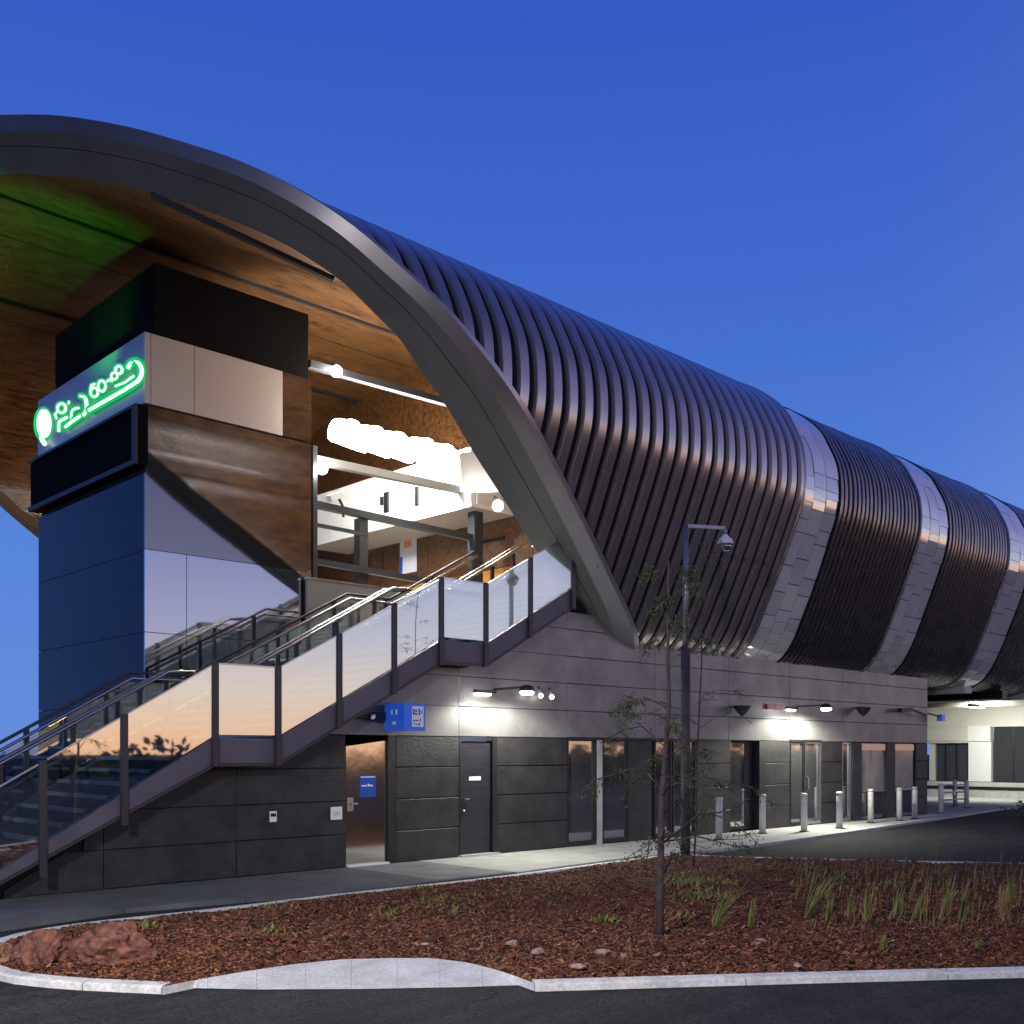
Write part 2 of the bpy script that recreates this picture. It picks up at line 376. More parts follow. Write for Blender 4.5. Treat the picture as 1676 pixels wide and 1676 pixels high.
# pale ramp slab set in the kerb line
apx = [(265,1615),(330,1602),(400,1590),(480,1578),(560,1570),(640,1568),(705,1568),(765,1575),(820,1589),(875,1609)]
top = [onZ(*p, .006) for p in apx]
ramp_o = struct('ramp_slab')
def at_x(poly, px):      # interpolate along photo column
    for a, b in zip(poly[:-1], poly[1:]):
        if a[0] <= px <= b[0]: return a[1]+(b[1]-a[1])*(px-a[0])/(b[0]-a[0])
lowpx = [(265,1615.5),(420,1619),(600,1618),(760,1615),(875,1611)]
cuts = [265,340,420,500,575,650,720,790,875]
for a, b in zip(cuts[:-1], cuts[1:]):
    m = MB(); K = 4; rows = []
    for k in range(K+1):
        px = a + (b-a)*k/K + (.2 if k == 0 else -.2 if k == K else 0)
        sk = 0
        hi = onZ(px, at_x(apx, px), .006); lo = onZ(px-sk, at_x(lowpx, px)+.5, ROAD+.006)
        rows.append((hi, lo))
    for (h0, l0), (h1, l1) in zip(rows[:-1], rows[1:]):
        m.poly([l0, l1, h1, h0]); m.poly([h0, h1, h1+Vector((0,0,-.2)), h0+Vector((0,0,-.2))])
    m.build('slab', M['ramp'], ramp_o)
# ---- garden bed surface
back_l = edge_a; ins = []
bedpoly = [Vector((p.x,p.y,0)) for p in edge_a] + [Vector((p.x,p.y,0)) for p in top] + edge_b
def inside(x, y, P):
    c = False; n = len(P); j = n-1
    for i in range(n):
        if (P[i].y > y) != (P[j].y > y) and x < (P[j].x-P[i].x)*(y-P[i].y)/(P[j].y-P[i].y)+P[i].x: c = not c
        j = i
    return c
def dist_edge(x, y, P):
    best = 9; n = len(P); q = Vector((x,y))
    for i in range(0, n-1):
        a = P[i].xy; b = P[i+1].xy; ab = b-a; L = ab.length_squared
        if L < 1e-9: continue
        t = max(0, min(1, (q-a).dot(ab)/L)); dd = (a+ab*t-q).length
        if dd < best: best = dd
    return best
from mathutils import noise as NZ
def bedz(x, y, de):
    return -.03 + min(de, .9)*.10 + .035*NZ.noise((x*.9, y*.9, 0)) + .02*NZ.noise((x*3, y*3, 4))
bx = [p.x for p in bedpoly]; by = [p.y for p in bedpoly]
m = MB(); st = .16; grid = {}
x = min(bx)-.3
xs = []
while x < max(bx)+.3: xs.append(x); x += st
ys = []; y = min(by)-.3
while y < max(by)+.3: ys.append(y); y += st
vidx = {}
def vert(i, j):
    if (i,j) not in vidx:
        X, Y = xs[i], ys[j]; de = dist_edge(X, Y, bedpoly); inn = inside(X, Y, bedpoly)
        vidx[(i,j)] = len(m.v); m.v.append((X, Y, (bedz(X, Y, de) if de > .12 else -.11) if inn else -.26))
    return vidx[(i,j)]
insd = {}
for i in range(len(xs)):
    for j in range(len(ys)): insd[(i,j)] = inside(xs[i], ys[j], bedpoly)
for i in range(len(xs)-1):
    for j in range(len(ys)-1):
        if insd[(i,j)] or insd[(i+1,j)] or insd[(i,j+1)] or insd[(i+1,j+1)]:
            m.f.append((vert(i,j), vert(i+1,j), vert(i+1,j+1), vert(i,j+1))); m.m.append(0); m.sm.append(True)
tag(m.build('garden_bed', M['soil']), kind='structure')
# ---- mulch chips
m = MB(); cnt = 0; area_try = 0
x0, x1, y0, y1 = min(bx), max(bx), min(by), max(by)
from mathutils import Euler
while cnt < 90000 and area_try < 400000:
    area_try += 1
    # more chips near the camera
    px = R.uniform(-40, 1720); py = 1400 + 218*R.random()**.8
    p = onZ(px, py, .03); x, y = p.x, p.y
    if not inside(x, y, bedpoly): continue
    de = dist_edge(x, y, bedpoly) if cnt % 1 == 0 else 1
    if de < .17 and not (de > .03 and 255 < px < 890 and py > 1540): continue
    L = R.uniform(.008, .028)*(1 if R.random() < .94 else 2.0); wd = L*R.uniform(.18,.45); z = bedz(x, y, de)+R.uniform(.0,.022)
    e = Euler((R.uniform(-.5,.5), R.uniform(-.5,.5), R.uniform(0,6.28))).to_matrix()
    a = e @ Vector((L,0,0)); b = e @ Vector((0,wd,0)); c = Vector((x,y,z)); h = e @ Vector((0,0,wd*.5))
    m.poly([c-a-b, c+a-b*.6, c+a*.9+b, c-a*.8+b], min(3, int(R.random()**1.2*4))); m.poly([c-a-b, c-a*.9-b-h-Vector((0,0,.01)), c+a*.9-b-h-Vector((0,0,.01)), c+a-b*.6], 3 if R.random()<.5 else 1)
    cnt += 1
tag(m.build('mulch', [M['chip%d'%i] for i in range(4)]), 'red brown bark mulch covering the garden bed beside the road', 'mulch', kind='stuff')

# ---- footpath slabs along the wall
path = struct('footpath')
fe = [onZ(*p) for p in [(0,1516),(160,1491),(330,1475),(434,1467.5),(575,1457.5),(735,1440),(860,1426),(960,1412.5),(1060,1399.5),(1120,1394.5),(1170,1391),(1300,1374),(1450,1352),(1550,1337),(1640,1323)]]
fx = [(p.x, p.y) for p in fe]
def front_y(X):
    if X <= fx[0][0]: return fx[0][1]
    for a, b in zip(fx[:-1], fx[1:]):
        if a[0] <= X <= b[0]: return a[1]+(b[1]-a[1])*(X-a[0])/(b[0]-a[0])
    return fx[-1][1]
X = fx[0][0]; Xend = 46
print('path starts', X, fx)
while X < Xend:
    st = 1.5; a = X+.006; b = min(X+st, Xend)-.006; m = MB()
    yb = YW if b < 31 else 22
    f0, f1 = front_y(a), front_y(b)
    pts = [(a,f0+.14), (b,f1+.14), (b,yb), (a,yb)]
    m.prism(pts, 'z', -.12, -.002+R.uniform(-.001,.001)); sl = m.build('slab', M['concrete'] if X > 11 else M['conchalf'] if X > 9.4 else M['concshade'], path)  # left slabs darkened in steps to paint the shade there
    m = MB(); m.prism([(a,f0), (b,f1), (b,f1+.128), (a,f0+.128)], 'z', -.12, .0); m.build('edge_stone', M['concrete'] if X > 11 else M['concshade'], path)
    X += st

# ================================================================== STAIRS
SY0, SY1 = 13.6, 16.35      # outer faces of the two stringers
NODES = [(3.75,.0),(7.29,2.06),(8.32,2.06),(11.5,3.76),(12.5,3.76),(14.75,5.0)]
def stair_z(X):
    if X <= NODES[0][0]: return NODES[0][1] + (X-NODES[0][0])*.58
    for a, b in zip(NODES[:-1], NODES[1:]):
        if a[0] <= X <= b[0]: return a[1]+(b[1]-a[1])*(X-a[0])/(b[0]-a[0])
    return 5.0
stair = thing('staircase', (NODES[0][0], (SY0+SY1)/2, 0), 'dark open staircase with two landings rising along the station wall to the upper floor', 'staircase')
def strg(y0, y1, name='stringer'):
    out = []
    for a, b in zip(NODES[:-1], NODES[1:]):
        m = MB(); h = .36
        z0 = a[1]-h if a[1] > .3 else a[1]-.03
        pts = [(a[0],max(ROAD,a[1]-h)), (b[0],b[1]-h), (b[0],b[1]), (a[0],a[1]+(0.02 if a[1]<.1 else 0))]
        m.prism(pts, 'y', y0, y1); out.append(m.build(name, M['stringer'], stair))
        m = MB(); m.prism([(a[0],max(ROAD,a[1]-h)-.045), (b[0],b[1]-h-.045), (b[0],b[1]-h-.004), (a[0],max(ROAD,a[1]-h)-.004)], 'y', y0-.012, y1+.004); m.build('lower_flange', M['postm'], stair)
strg(SY0, SY0+.10); strg(SY1-.10, SY1)
for fi, (a, b) in enumerate([(NODES[0],NODES[1]), (NODES[2],NODES[3]), (NODES[4],NODES[5])]):
    n = round((b[1]-a[1])/.165); dx = (b[0]-a[0])/n; dz = (b[1]-a[1])/n
    for k in range(n):
        xa = a[0]+k*dx; z = a[1]+(k+1)*dz-.10
        m = MB(); m.box(xa, xa+dx+.02, SY0+.11, SY1-.11, z-.06, z); m.box(xa+.004, xa+.03, SY0+.112, SY1-.112, z-dz-.055, z-.062)
        t = m.build('tread', M['tread'], stair)
        m = MB(); m.box(xa-.012, xa+.055, SY0+.13, SY1-.13, z+.002, z+.008); m.box(xa-.014, xa-.004, SY0+.13, SY1-.13, z-.045, z+.008); m.build('nosing', M['nosing'], t)
for a, b in [(NODES[1],NODES[2]), (NODES[3],NODES[4])]:
    m = MB(); m.box(a[0], b[0], SY0+.102, SY1-.102, a[1]-.24, a[1]-.10); m.build('landing', M['tread'], stair)
# wall block under the stair: its top follows the stringer
# balustrades
def balustrade(Y, postpx, label, milky=True, side=1):
    bal = thing('balustrade', (NODES[0][0], Y, 0), label, 'balustrade', )
    X0s = [onY(p, 1100, Y).x if p > 20 else p for p in postpx]
    return bal, X0s
def px_X(px, Y): return onY(px, 1100, Y).x
BY = SY0-.03
posts = [2.05, 3.4]+[px_X(p, BY) for p in (70,203,352,455,555,645,722,795,868)]+[14.72]
bal = thing('balustrade', (posts[0], BY, 0), 'near glass balustrade of the stair with dark posts, reflecting the sunset sky', 'balustrade')
for i, X in enumerate(posts):
    z = stair_z(X); z = max(z, -.05) if X > 3.4 else -.05
    m = MB(); m.box(X-.045, X+.045, BY-.03, BY+.025, z-.40 if X > 4.2 else -.06, z+1.07 if X > 3.4 else 1.02); m.build('post', M['postm'], bal)
brk = sorted(posts+[n[0] for n in NODES[1:]])
allx = [x for k, x in enumerate(brk) if k == 0 or x-brk[k-1] > .12]
for a, b in zip(posts[:-1], posts[1:]):
    cuts2 = [a+.055] + [n[0] for n in NODES if a+.2 < n[0] < b-.2] + [b-.055]
    lo = [(x, (stair_z(x) if x > 3.75 else 0)+.045) for x in cuts2]; hi = [(x, (stair_z(x) if x > 3.75 else 0)+1.04) for x in cuts2]
    m = MB(); m.prism(lo+hi[::-1], 'y', BY-.004, BY+.008); m.build('glass_panel', M['glass'] if a > 6 else M['glasslow'], bal)
    m = MB()
    for (p, q) in zip(hi[:-1], hi[1:]): m.beam((p[0],BY+.002,p[1]+.012), (q[0],BY+.002,q[1]+.012), .02, .02)
    m.build('top_trim', M['steel'], bal)
def rail_path(Y, h, xs, ret=True):
    return [(x, Y, (stair_z(x) if x > 3.75 else 0)+h) for x in xs]
def handrail(Y, label, hs=(1.0,), xs=(2.6,3.75,5.5,7.29,8.32,9.9,11.5,12.5,14.6), loops=True, pst=None, r=.026):
    t = thing('handrail', (xs[0], Y, 0), label, 'handrail')
    for h in hs:
        m = MB(); pts = rail_path(Y, h, xs)
        m.tube(pts, r, 8); m.build('rail', M['rail'], t)
    if pst:
        for x in pst:
            z = stair_z(x) if x > 3.75 else 0
            m = MB(); m.beam((x,Y,z-.1), (x,Y,z+hs[0]), .05, .05); m.build('post', M['postm'], t)
    return t
# rail brackets to the near balustrade: inner rail, two heights
hr = handrail(BY+.11, 'bright steel handrail on the inner side of the near glass balustrade', (.93,))
for x in [p for p in posts if 4 < p < 14.5]:
    z = stair_z(x)+.90; m = MB(); m.tube([(x,BY+.02,z-.05),(x,BY+.09,z-.04),(x,BY+.11,z)], .012, 6); m.build('bracket', M['steel'], hr)
CYS = 14.95
cr = thing('handrail', (3.0, CYS, 0), 'double steel handrail with looped ends running up the middle of the stair', 'handrail')
for (a, b) in [((3.6,.0),(7.2,2.06)), ((8.45,2.12),(11.4,3.76)), ((12.6,3.80),(14.7,5.0))]:
    for dy in (-.12, .12):
        p = [(a[0]-.35, CYS+dy, a[1]+.98), (a[0], CYS+dy, a[1]+1.0), (b[0], CYS+dy, b[1]+1.0), (b[0]+.4, CYS+dy, b[1]+1.02)]
        m = MB(); m.tube(p, .027, 8); m.build('rail', M['rail'], cr)
    for (x, z) in ((a[0]-.35, a[1]+.98), (b[0]+.4, b[1]+1.02)):
        m = MB(); m.tube([(x,CYS-.135,z),(x,CYS+.135,z)], .027, 8); m.build('rail_end', M['rail'], cr)
    n = 4
    for k in range(n):
        f = (k+.3)/(n-.3); x = a[0]+(b[0]-a[0])*f; z = a[1]+(b[1]-a[1])*f
        m = MB(); m.beam((x,CYS,z-.15), (x,CYS,z+.93), .06, .05); m.beam((x,CYS-.12,z+.95), (x,CYS+.12,z+.95), .03, .03); m.build('post', M['postm'], cr)
FY = SY1+.02
far = thing('balustrade', (3.4, FY, 0), 'far balustrade of the stair with dark rails and posts in front of the lift tower', 'balustrade')
fp = [2.2,3.3,4.5,5.7,6.9,7.9,8.9,10.0,11.2,12.4,13.6,14.7]
for x in fp:
    z = stair_z(x) if x > 3.75 else 0; m = MB(); m.box(x-.035, x+.035, FY-.03, FY+.03, z-.3, z+1.08); m.build('post', M['postm'], far)
for a, b in zip(fp[:-1], fp[1:]):
    c2 = [a+.04]+[n[0] for n in NODES if a+.1 < n[0] < b-.1]+[b-.04]
    lo = [(x, (stair_z(x) if x > 3.75 else 0)+.06) for x in c2]; hi = [(x, (stair_z(x) if x > 3.75 else 0)+.92) for x in c2]
    m = MB(); m.prism(lo+hi[::-1], 'y', FY-.004, FY+.008); m.build('glass_panel', M['clear'], far)
for h in (1.08, .98):
    m = MB(); m.tube(rail_path(FY-(.0 if h > 1 else .09), h, (2.2,3.75,5.5,7.29,8.32,9.9,11.5,12.5,14.7)), .026, 8); m.build('rail', M['postm'] if h > 1 else M['rail'], far)

# ================================================================== GROUND FLOOR BUILDING
def XW(px): return onY(px, 1200, YW).x
ROW = .535
ZT = 4 * ROW + .0          # 2.14, head of doors
bld = thing('station_building', (XW(565), YW, 0), 'long ground floor wall of grey cladding above dark blocks with doors and shop windows', 'building')
XE = XW(1518)
core = MB()
def Zr(k): return k*ROW
CY = YW+.03     # face of the backing wall
# backing wall in pieces around the openings (sheet, set back 3 cm)
openings = [(XW(568), XW(648), 'steel'), (XW(752), XW(813), 'dark'), (XW(929), XW(1070), 'shop'), (XW(1072), XW(1140), 'shop'), (XW(1196), XW(1252), 'recess'), (XW(1293), XW(1344), 'glassdoor'), (XW(1379), XW(1402), 'slot'), (XW(1403), XW(1455), 'pair'), (XW(1462), XW(1499), 'single')]
xc = 8.5
segs = []
for (a, b, k) in openings: segs.append((xc, a)); xc = b
segs.append((xc, XE))
for a, b in segs:
    if a < XW(565)+.3 and b <= openings[0][0]+.01:
        pass
    m = MB(); m.box(a, b, CY, CY+.25, -.08, ZT); m.build('wall', M['joint'], bld)
zt_fun = lambda X: 4.5
# upper backing (follows the stair line on the left)
LX = 3.85
pts = [(LX,-.08), (8.5,-.08), (8.5,ZT), (XE,ZT), (XE,4.6), (14.2,4.6), (12.5,3.42), (11.5,3.42), (8.32,1.72), (7.29,1.72), (LX+.2,.0)]
# split so that each piece is simple
m = MB(); m.prism([(LX,-.08),(8.49,-.08),(8.49,1.80),(8.32,1.66),(7.29,1.66),(LX+.3,-.05)], 'y', CY, CY+.25); m.build('wall', M['joint'], bld)
m = MB(); m.prism([(8.5,1.78),(8.5,ZT),(XE,ZT),(XE,4.6),(14.2,4.6),(12.5,3.38),(11.5,3.38)][::-1], 'y', CY, CY+.25); m.build('wall', M['joint'], bld)
m = MB(); m.box(XE-.25, XE, CY+.26, 27, -.08, 4.6); m.build('end_wall', M['upper'], bld)
def clip_top(a, b, z0, z1):
    """panel polygon under the stair soffit line, or None"""
    soff = lambda X: (stair_z(X)-.415 if X < 14.75 else 9)
    n = 8; up = []
    for k in range(n+1):
        X = a+(b-a)*k/n; up.append((X, min(z1, soff(X))))
    if max(u[1] for u in up) <= z0+.03: return None
    lowp = [(a,z0),(b,z0)]
    P = []
    for (X, z) in up:
        P.append((X, max(z, z0)))
    return P
def panel(a, b, z0, z1, mt, name, proud=.03, g=.009, ch=.006):
    a += g/2; b -= g/2; z0 += g/2; z1 -= g/2
    if z1-z0 < .05 or b-a < .05: return
    sa, sb = (stair_z(a)-.415 if a < 14.7 else 9), (stair_z(b)-.415 if b < 14.7 else 9)
    y0 = CY-proud; y1 = CY-.002
    if min(sa, sb) >= z1:
        m = MB(); m.box(a, b, y0, y1, z0, z1, c=ch); return m.build(name, mt, bld)
    P = clip_top(a, b, z0, z1)
    if not P: return
    Q = [(a, z0)] ; 
    pts = [p for p in P if p[1] > z0+.001]
    if len(pts) < 2: return
    bot = [(b, z0), (max(a, pts[0][0] - (0 if P[0][1] > z0+.001 else 0)), z0)]
    poly = pts + bot
    m = MB(); m.prism(poly[::-1], 'y', y0, y1); return m.build(name, mt, bld)
vu = [XW(p) for p in (565,751,929,1072,1193,1292.6,1378.5,1450.5)]+[XE]
# upper cladding rows: 4..8
for r in range(4, 9):
    lft = [8.0]+vu if r == 4 else [9.3]+vu
    for a, b in zip(vu[:-1], vu[1:]):
        if b-a < .3: continue
        z1 = Zr(r+1) if r < 8 else 4.62
        panel(a, b, Zr(r), z1, M['upper'], 'cladding_panel', .03+R.uniform(-.001,.0015))
for a, b in [(XW(929), XW(969)),]: pass
# panels left of the first door, under the stair
for r in range(0, 5):
    mt = M['block'] if r < 4 else M['upper']
    for a, b in [(LX, 5.9), (5.9, 7.9), (7.9, XW(566))]:
        panel(a, b, Zr(r) if r else .0, Zr(r+1), mt, 'wall_block', .03, .014)
# lower blocks between the openings
for (a, b) in segs[1:]:
    if b-a < .15: continue
    for r in range(4): panel(a, b, Zr(r), Zr(r+1), M['block'], 'wall_block', .032, .016, .008)
# doors and windows
def frame(a, b, z1, name, par, w=.05, y0=YW+.02, y1=YW+.10, mt=None):
    m = MB(); mt = mt or M['jamb']
    m.box(a, a+w, y0, y1, 0, z1); m.box(b-w, b, y0, y1, 0, z1); m.box(a+w, b-w, y0, y1, z1-w, z1); return m.build(name, mt, par)
a, b, _ = openings[0]; dz = ZT-.03
d1 = MB().box(a+.01, b-.17, YW+.05, YW+.09, .02, dz).build('door', M['door_steel'], bld); d1['label'] = 'polished steel door mirroring the sunset'
m = MB(); m.box(b-.16, b-.005, YW+.0, YW+.12, 0, ZT+.03); m.box(a, b-.165, YW+.03, YW+.1, ZT-.025, ZT+.0); m.build('frame', M['jamb'], d1)
m = MB(); m.tube([(a+.10,YW+.05,1.02),(a+.10,YW+.0,1.02),(a+.22,YW+.0,1.02)], .012, 6); m.box(a+.05,a+.15,YW+.035,YW+.05,.90,1.12); m.build('handle', M['steel'], d1)
m = MB(); m.box(a+.0, b-.16, YW-.04, YW+.1, .0, .03); m.build('threshold', M['white'], d1)
a, b, _ = openings[1]
d2 = MB().box(a+.05, b-.12, YW+.05, YW+.09, .02, dz-.05).build('door', M['door_dark'], bld); d2['label'] = 'dark door with brushed stripes'
m = MB(); m.box(a, a+.04, YW, YW+.1, 0, dz+.02); m.box(b-.11, b, YW-.01, YW+.1, 0, dz+.02); m.box(a+.041, b-.111, YW, YW+.1, dz-.04, dz+.02); m.build('frame', M['jamb'], d2)
m = MB(); m.tube([(a+.14,YW+.05,1.02),(a+.14,YW+.0,1.02),(a+.24,YW+.0,1.02)], .012, 6); m.lathe((a+.12,YW+.03,.80), [(.03,0),(.03,.03)], 10); m.build('handle', M['steel'], d2)
m = MB(); m.box(a-.02, b, YW-.10, YW+.1, .0, .03); m.build('threshold', M['concrete'], d2)
def glazing(a, b, z0=.06, z1=ZT-.02, mull=1, mt='pane', name='window', fmt=None, fw=.04, dep=.06):
    w = MB().box(a, b, YW+dep, YW+dep+.015, z0, z1).build(name, M[mt], bld)
    m = MB()
    m.box(a, b, YW+dep-.05, YW+dep-.004, z1-fw, z1); m.box(a, b, YW+dep-.05, YW+dep-.004, z0-.04, z0+fw)
    n = mull+1
    for k in range(n+1):
        xx = a+(b-a)*k/n; xx = min(max(xx, a+fw/2), b-fw/2); m.box(xx-fw/2, xx+fw/2, YW+dep-.055, YW+dep-.006, z0+fw+.002, z1-fw-.002)
    m.build('frame', fmt or M['jamb'], w); return w
glazing(XW(929), XW(977), mull=0); 
m = MB(); m.box(XW(977)+.01, XW(986), YW+.0, YW+.14, 0, ZT-.01); m.build('pillar', M['concrete'], bld)
glazing(XW(986)+.01, XW(1030), mull=0)
m = MB(); m.box(XW(1030)+.01, XW(1068), YW+.02, YW+.14, 0, ZT-.01); m.build('pillar', M['block'], bld)
glazing(XW(1072), XW(1100), mull=0); glazing(XW(1102), XW(1140), mull=1)
for r in range(4): pass
w = glazing(XW(1197), XW(1240), mull=0, dep=.20); m = MB(); m.box(XW(1242), XW(1252), YW-.02, YW+.26, 0, ZT-.01); m.build('jamb', M['jamb'], w)
w = glazing(XW(1294), XW(1317), mull=0, name='window'); w = glazing(XW(1318), XW(1344), mull=0, name='door', fmt=M['steel'])
m = MB(); m.tube([(XW(1322),YW+.02,.9),(XW(1322),YW-.03,.95),(XW(1322),YW-.03,1.2),(XW(1322),YW+.02,1.25)], .015, 6); m.build('handle', M['steel'], w)
glazing(XW(1379), XW(1394), mull=0, fmt=M['steel'])
m = MB(); m.box(XW(1394.5), XW(1409), YW-.03, YW+.15, 0, ZT-.01); m.build('pillar', M['block'], bld)
M['ticket'] = mat('ticket_screen', (.42,.40,.36), .25, 0, col2=(.26,.25,.22), ns=1.2, coat=.6)
for (p0, p1) in ((1410,1428),(1429.5,1450),(1464,1497)):
    w = MB().box(XW(p0), XW(p1), YW+.05, YW+.07, .80, ZT-.03).build('window', M['ticket'], bld); w['label'] = 'frosted service window'
    m = MB(); m.box(XW(p0), XW(p1), YW+.02, YW+.046, ZT-.22, ZT-.05); m.build('peach_strip', emis('strip_%d'%p0, (1,.62,.5), .35), w)  # strip with weak peach emission across the window head
    m = MB(); m.box(XW(p0), XW(p1), YW+.0, YW+.046, .76, .80); m.build('sill', M['steel'], w)
    m = MB(); m.box(XW(p0), XW(p1), YW+.05, YW+.08, .03, .74); m.build('lower_panel', M['pane'], w)
m = MB(); m.box(XW(1450.6), XW(1463.5), YW-.03, YW+.15, 0, ZT-.01); m.build('pillar', M['block'], bld)
# skirting strip of the upper wall
m = MB(); m.box(XW(929), XW(1196), YW-.015, YW+.03, ZT-.03, ZT+.02); m.build('lintel', M['jamb'], bld)
m = MB(); m.box(XW(1293), XW(1344), YW-.02, YW+.03, ZT-.012, ZT+.04); m.build('lintel', M['jamb'], bld)

# ================================================================== TUBE ROOF
PROF = [(14.75,3.93),(14.25,4.02),(13.88,4.25),(13.62,4.62),(13.40,5.05),(12.98,5.95),(12.60,6.85),(12.36,7.5),(12.30,8.0),(12.36,8.6),(12.56,9.10),(12.90,9.66),(13.6,10.24),(14.5,10.70),(15.5,11.12),(16.9,11.57),(19.0,12.05),(21.7,12.30)]
near = catmull(PROF, 5)
full = near + [(43.4-y, z) for (y, z) in near[-2::-1]]
def normals(P):
    out = []
    for i in range(len(P)):
        a = P[max(i-1,0)]; b = P[min(i+1,len(P)-1)]; t = Vector((b[0]-a[0], b[1]-a[1])).normalized(); out.append(Vector((-t.y, t.x)))   # points out of the tube
    return out
NF = normals(full)
def offs(P, NN, d): return [(p[0]+n.x*(d(i) if callable(d) else d), p[1]+n.y*(d(i) if callable(d) else d)) for i, (p, n) in enumerate(zip(P, NN))]
def tap(i, so): return so*max(0, min(1, (full[i][1]-4.8)/3.0))
def rakeX(z): return 16.55 - 1.44*(z-4.2)
canopy = thing('station_canopy', (21, 13.9, 0), 'huge tubular metal roof with a raked open mouth, dark ribs and silver bands', 'roof')
# width of the rim face along the profile
def rimw(i):
    y, z = full[i]
    ym = min(y, 43.4-y)
    if z < 8.2: t = (z-4.0)/4.2; return .95 + .35*max(0,min(1,t*1.6))
    t = (z-8.2)/(11.9-8.2); return 1.25*(1-t)**1.1 + .52*t if t < 1 else .52
def side_w(i): return max(0, min(1, (11.3-full[i][1])/1.8))
RS = offs(full, NF, lambda i: .14-.05*side_w(i))                                   # outer rim edge
RC = offs(full, NF, lambda i: -.06-.05*side_w(i))                                  # crease between face and side
RI = offs(full, NF, lambda i: -rimw(i)*(.90))
RM = offs(full, NF, lambda i: -rimw(i)*.36)
n = len(full); i0 = 4
rng = range(i0, n-i0)
def rp(p, dx=0): return Vector((rakeX(p[1])+dx, p[0], p[1]))
m = MB()   # front face outer band, groove, inner band
for i in list(rng)[:-1]:
    j = i+1
    lerp = lambda a, b, t: (a[0]+(b[0]-a[0])*t, a[1]+(b[1]-a[1])*t)
    g0, g1 = lerp(RM[i], RI[i], .0), lerp(RM[j], RI[j], .0); h0, h1 = lerp(RM[i], RI[i], .025), lerp(RM[j], RI[j], .025)
    for a, b, c, dd, sx, sy in [(RC[i],RC[j],g1,g0,0,0), (h0,h1,RI[j],RI[i],0,0)]:
        m.poly([rp(dd), rp(c), rp(b), rp(a)], 0, True)
    m.poly([rp(h0), rp(h1), rp(h1,.04), rp(h0,.04)], 1); m.poly([rp(g0,.04), rp(g1,.04), rp(g1), rp(g0)], 1); m.poly([rp(h0,.04), rp(h1,.04), rp(g1,.04), rp(g0,.04)], 1)
m.build('rim_face', [M['rim'], M['gap']], canopy)
m = MB()   # outer side of the rim (returns back towards the ribs)
for i in list(rng)[:-1]:
    j = i+1; a, b = RS[i], RS[j]; na, nb = NF[i], NF[j]
    m.poly([rp(RC[i]), rp(RC[j]), rp(b, .15+.12*side_w(j)), rp(a, .15+.12*side_w(i))], 0, True)
    m.poly([rp(a,.15+.12*side_w(i)), rp(b,.15+.12*side_w(j)), rp(b, .42), rp(a, .42)], 0, False)
    m.poly([rp(a,.42), rp(b,.42), rp((full[j][0]-nb.x*.05, full[j][1]-nb.y*.05),.42), rp((full[i][0]-na.x*.05, full[i][1]-na.y*.05),.42)], 0)
for (i, d_) in ((i0, 1), (n-i0-1, -1)):
    m.poly([rp(RC[i]), rp(RS[i],.26), rp(RS[i],.42), rp(RI[i],.42), rp(RI[i])])
m.build('rim_side', M['rim_side'], canopy)
# lining: inner shell
XB = 17.2
m = MB()
LIN = RI
for i in range(len(full)-1):
    if full[i][1] < 4.05 : pass
    a, b = LIN[i], LIN[i+1]; K = 4
    if i % 7 == 6 and i+2 < len(full):
        pa_, pb_ = Vector(a), Vector(b); b = tuple(pb_.lerp(pa_, .06))
    for k in range(K):
        def q(p, t): 
            xa = rakeX(p[1])+.0; xb = max(XB, xa+.3); return (xa+(xb-xa)*t, p[0], p[1])
        m.poly([q(a,k/K), q(a,(k+1)/K), q(b,(k+1)/K), q(b,k/K)], 0, True)
m.build('lining', M['lining'], canopy)
A = onY(180,287,15.7); B = onY(528,456,13.95)
A = A+Vector((.32,0,-.03)); B = B+Vector((.22,0,.05)); A = A.lerp(B, .10); m = MB(); m.beam(A, B, .11, .07); m.build('ceiling_channel', M['black'], canopy)
# channels / shell under the ribs
XEND = 62.0
def shell(x0, x1, d, mt, name, i_a=0, i_b=None, raked=False, so=0):
    i_b = i_b or len(full)-1; P = offs(full, NF, lambda i: d-tap(i, so)); m = MB()
    for i in range(i_a, i_b):
        a, b = P[i], P[i+1]
        xa = max(x0, rakeX(a[1])+.3) if raked else x0; xb = max(x0, rakeX(b[1])+.3) if raked else x0
        m.poly([(xa,*a), (x1,*a), (x1,*b), (xb,*b)][::-1], 0, True)
    return m.build(name, mt, canopy)
shell(0, 21.0, -.035, M['gap'], 'roof_shell', raked=True)
for sa, sb_e, so in ((20.9,26.9,.12),(26.9,32.9,.14),(32.9,38.9,.15),(38.9,XEND,.16)): shell(sa, sb_e, -.10, M['gap'], 'roof_shell', so=so)
SEC = [.12,.14,.15,.16,.16,.16]
NEARN = len(near)-4
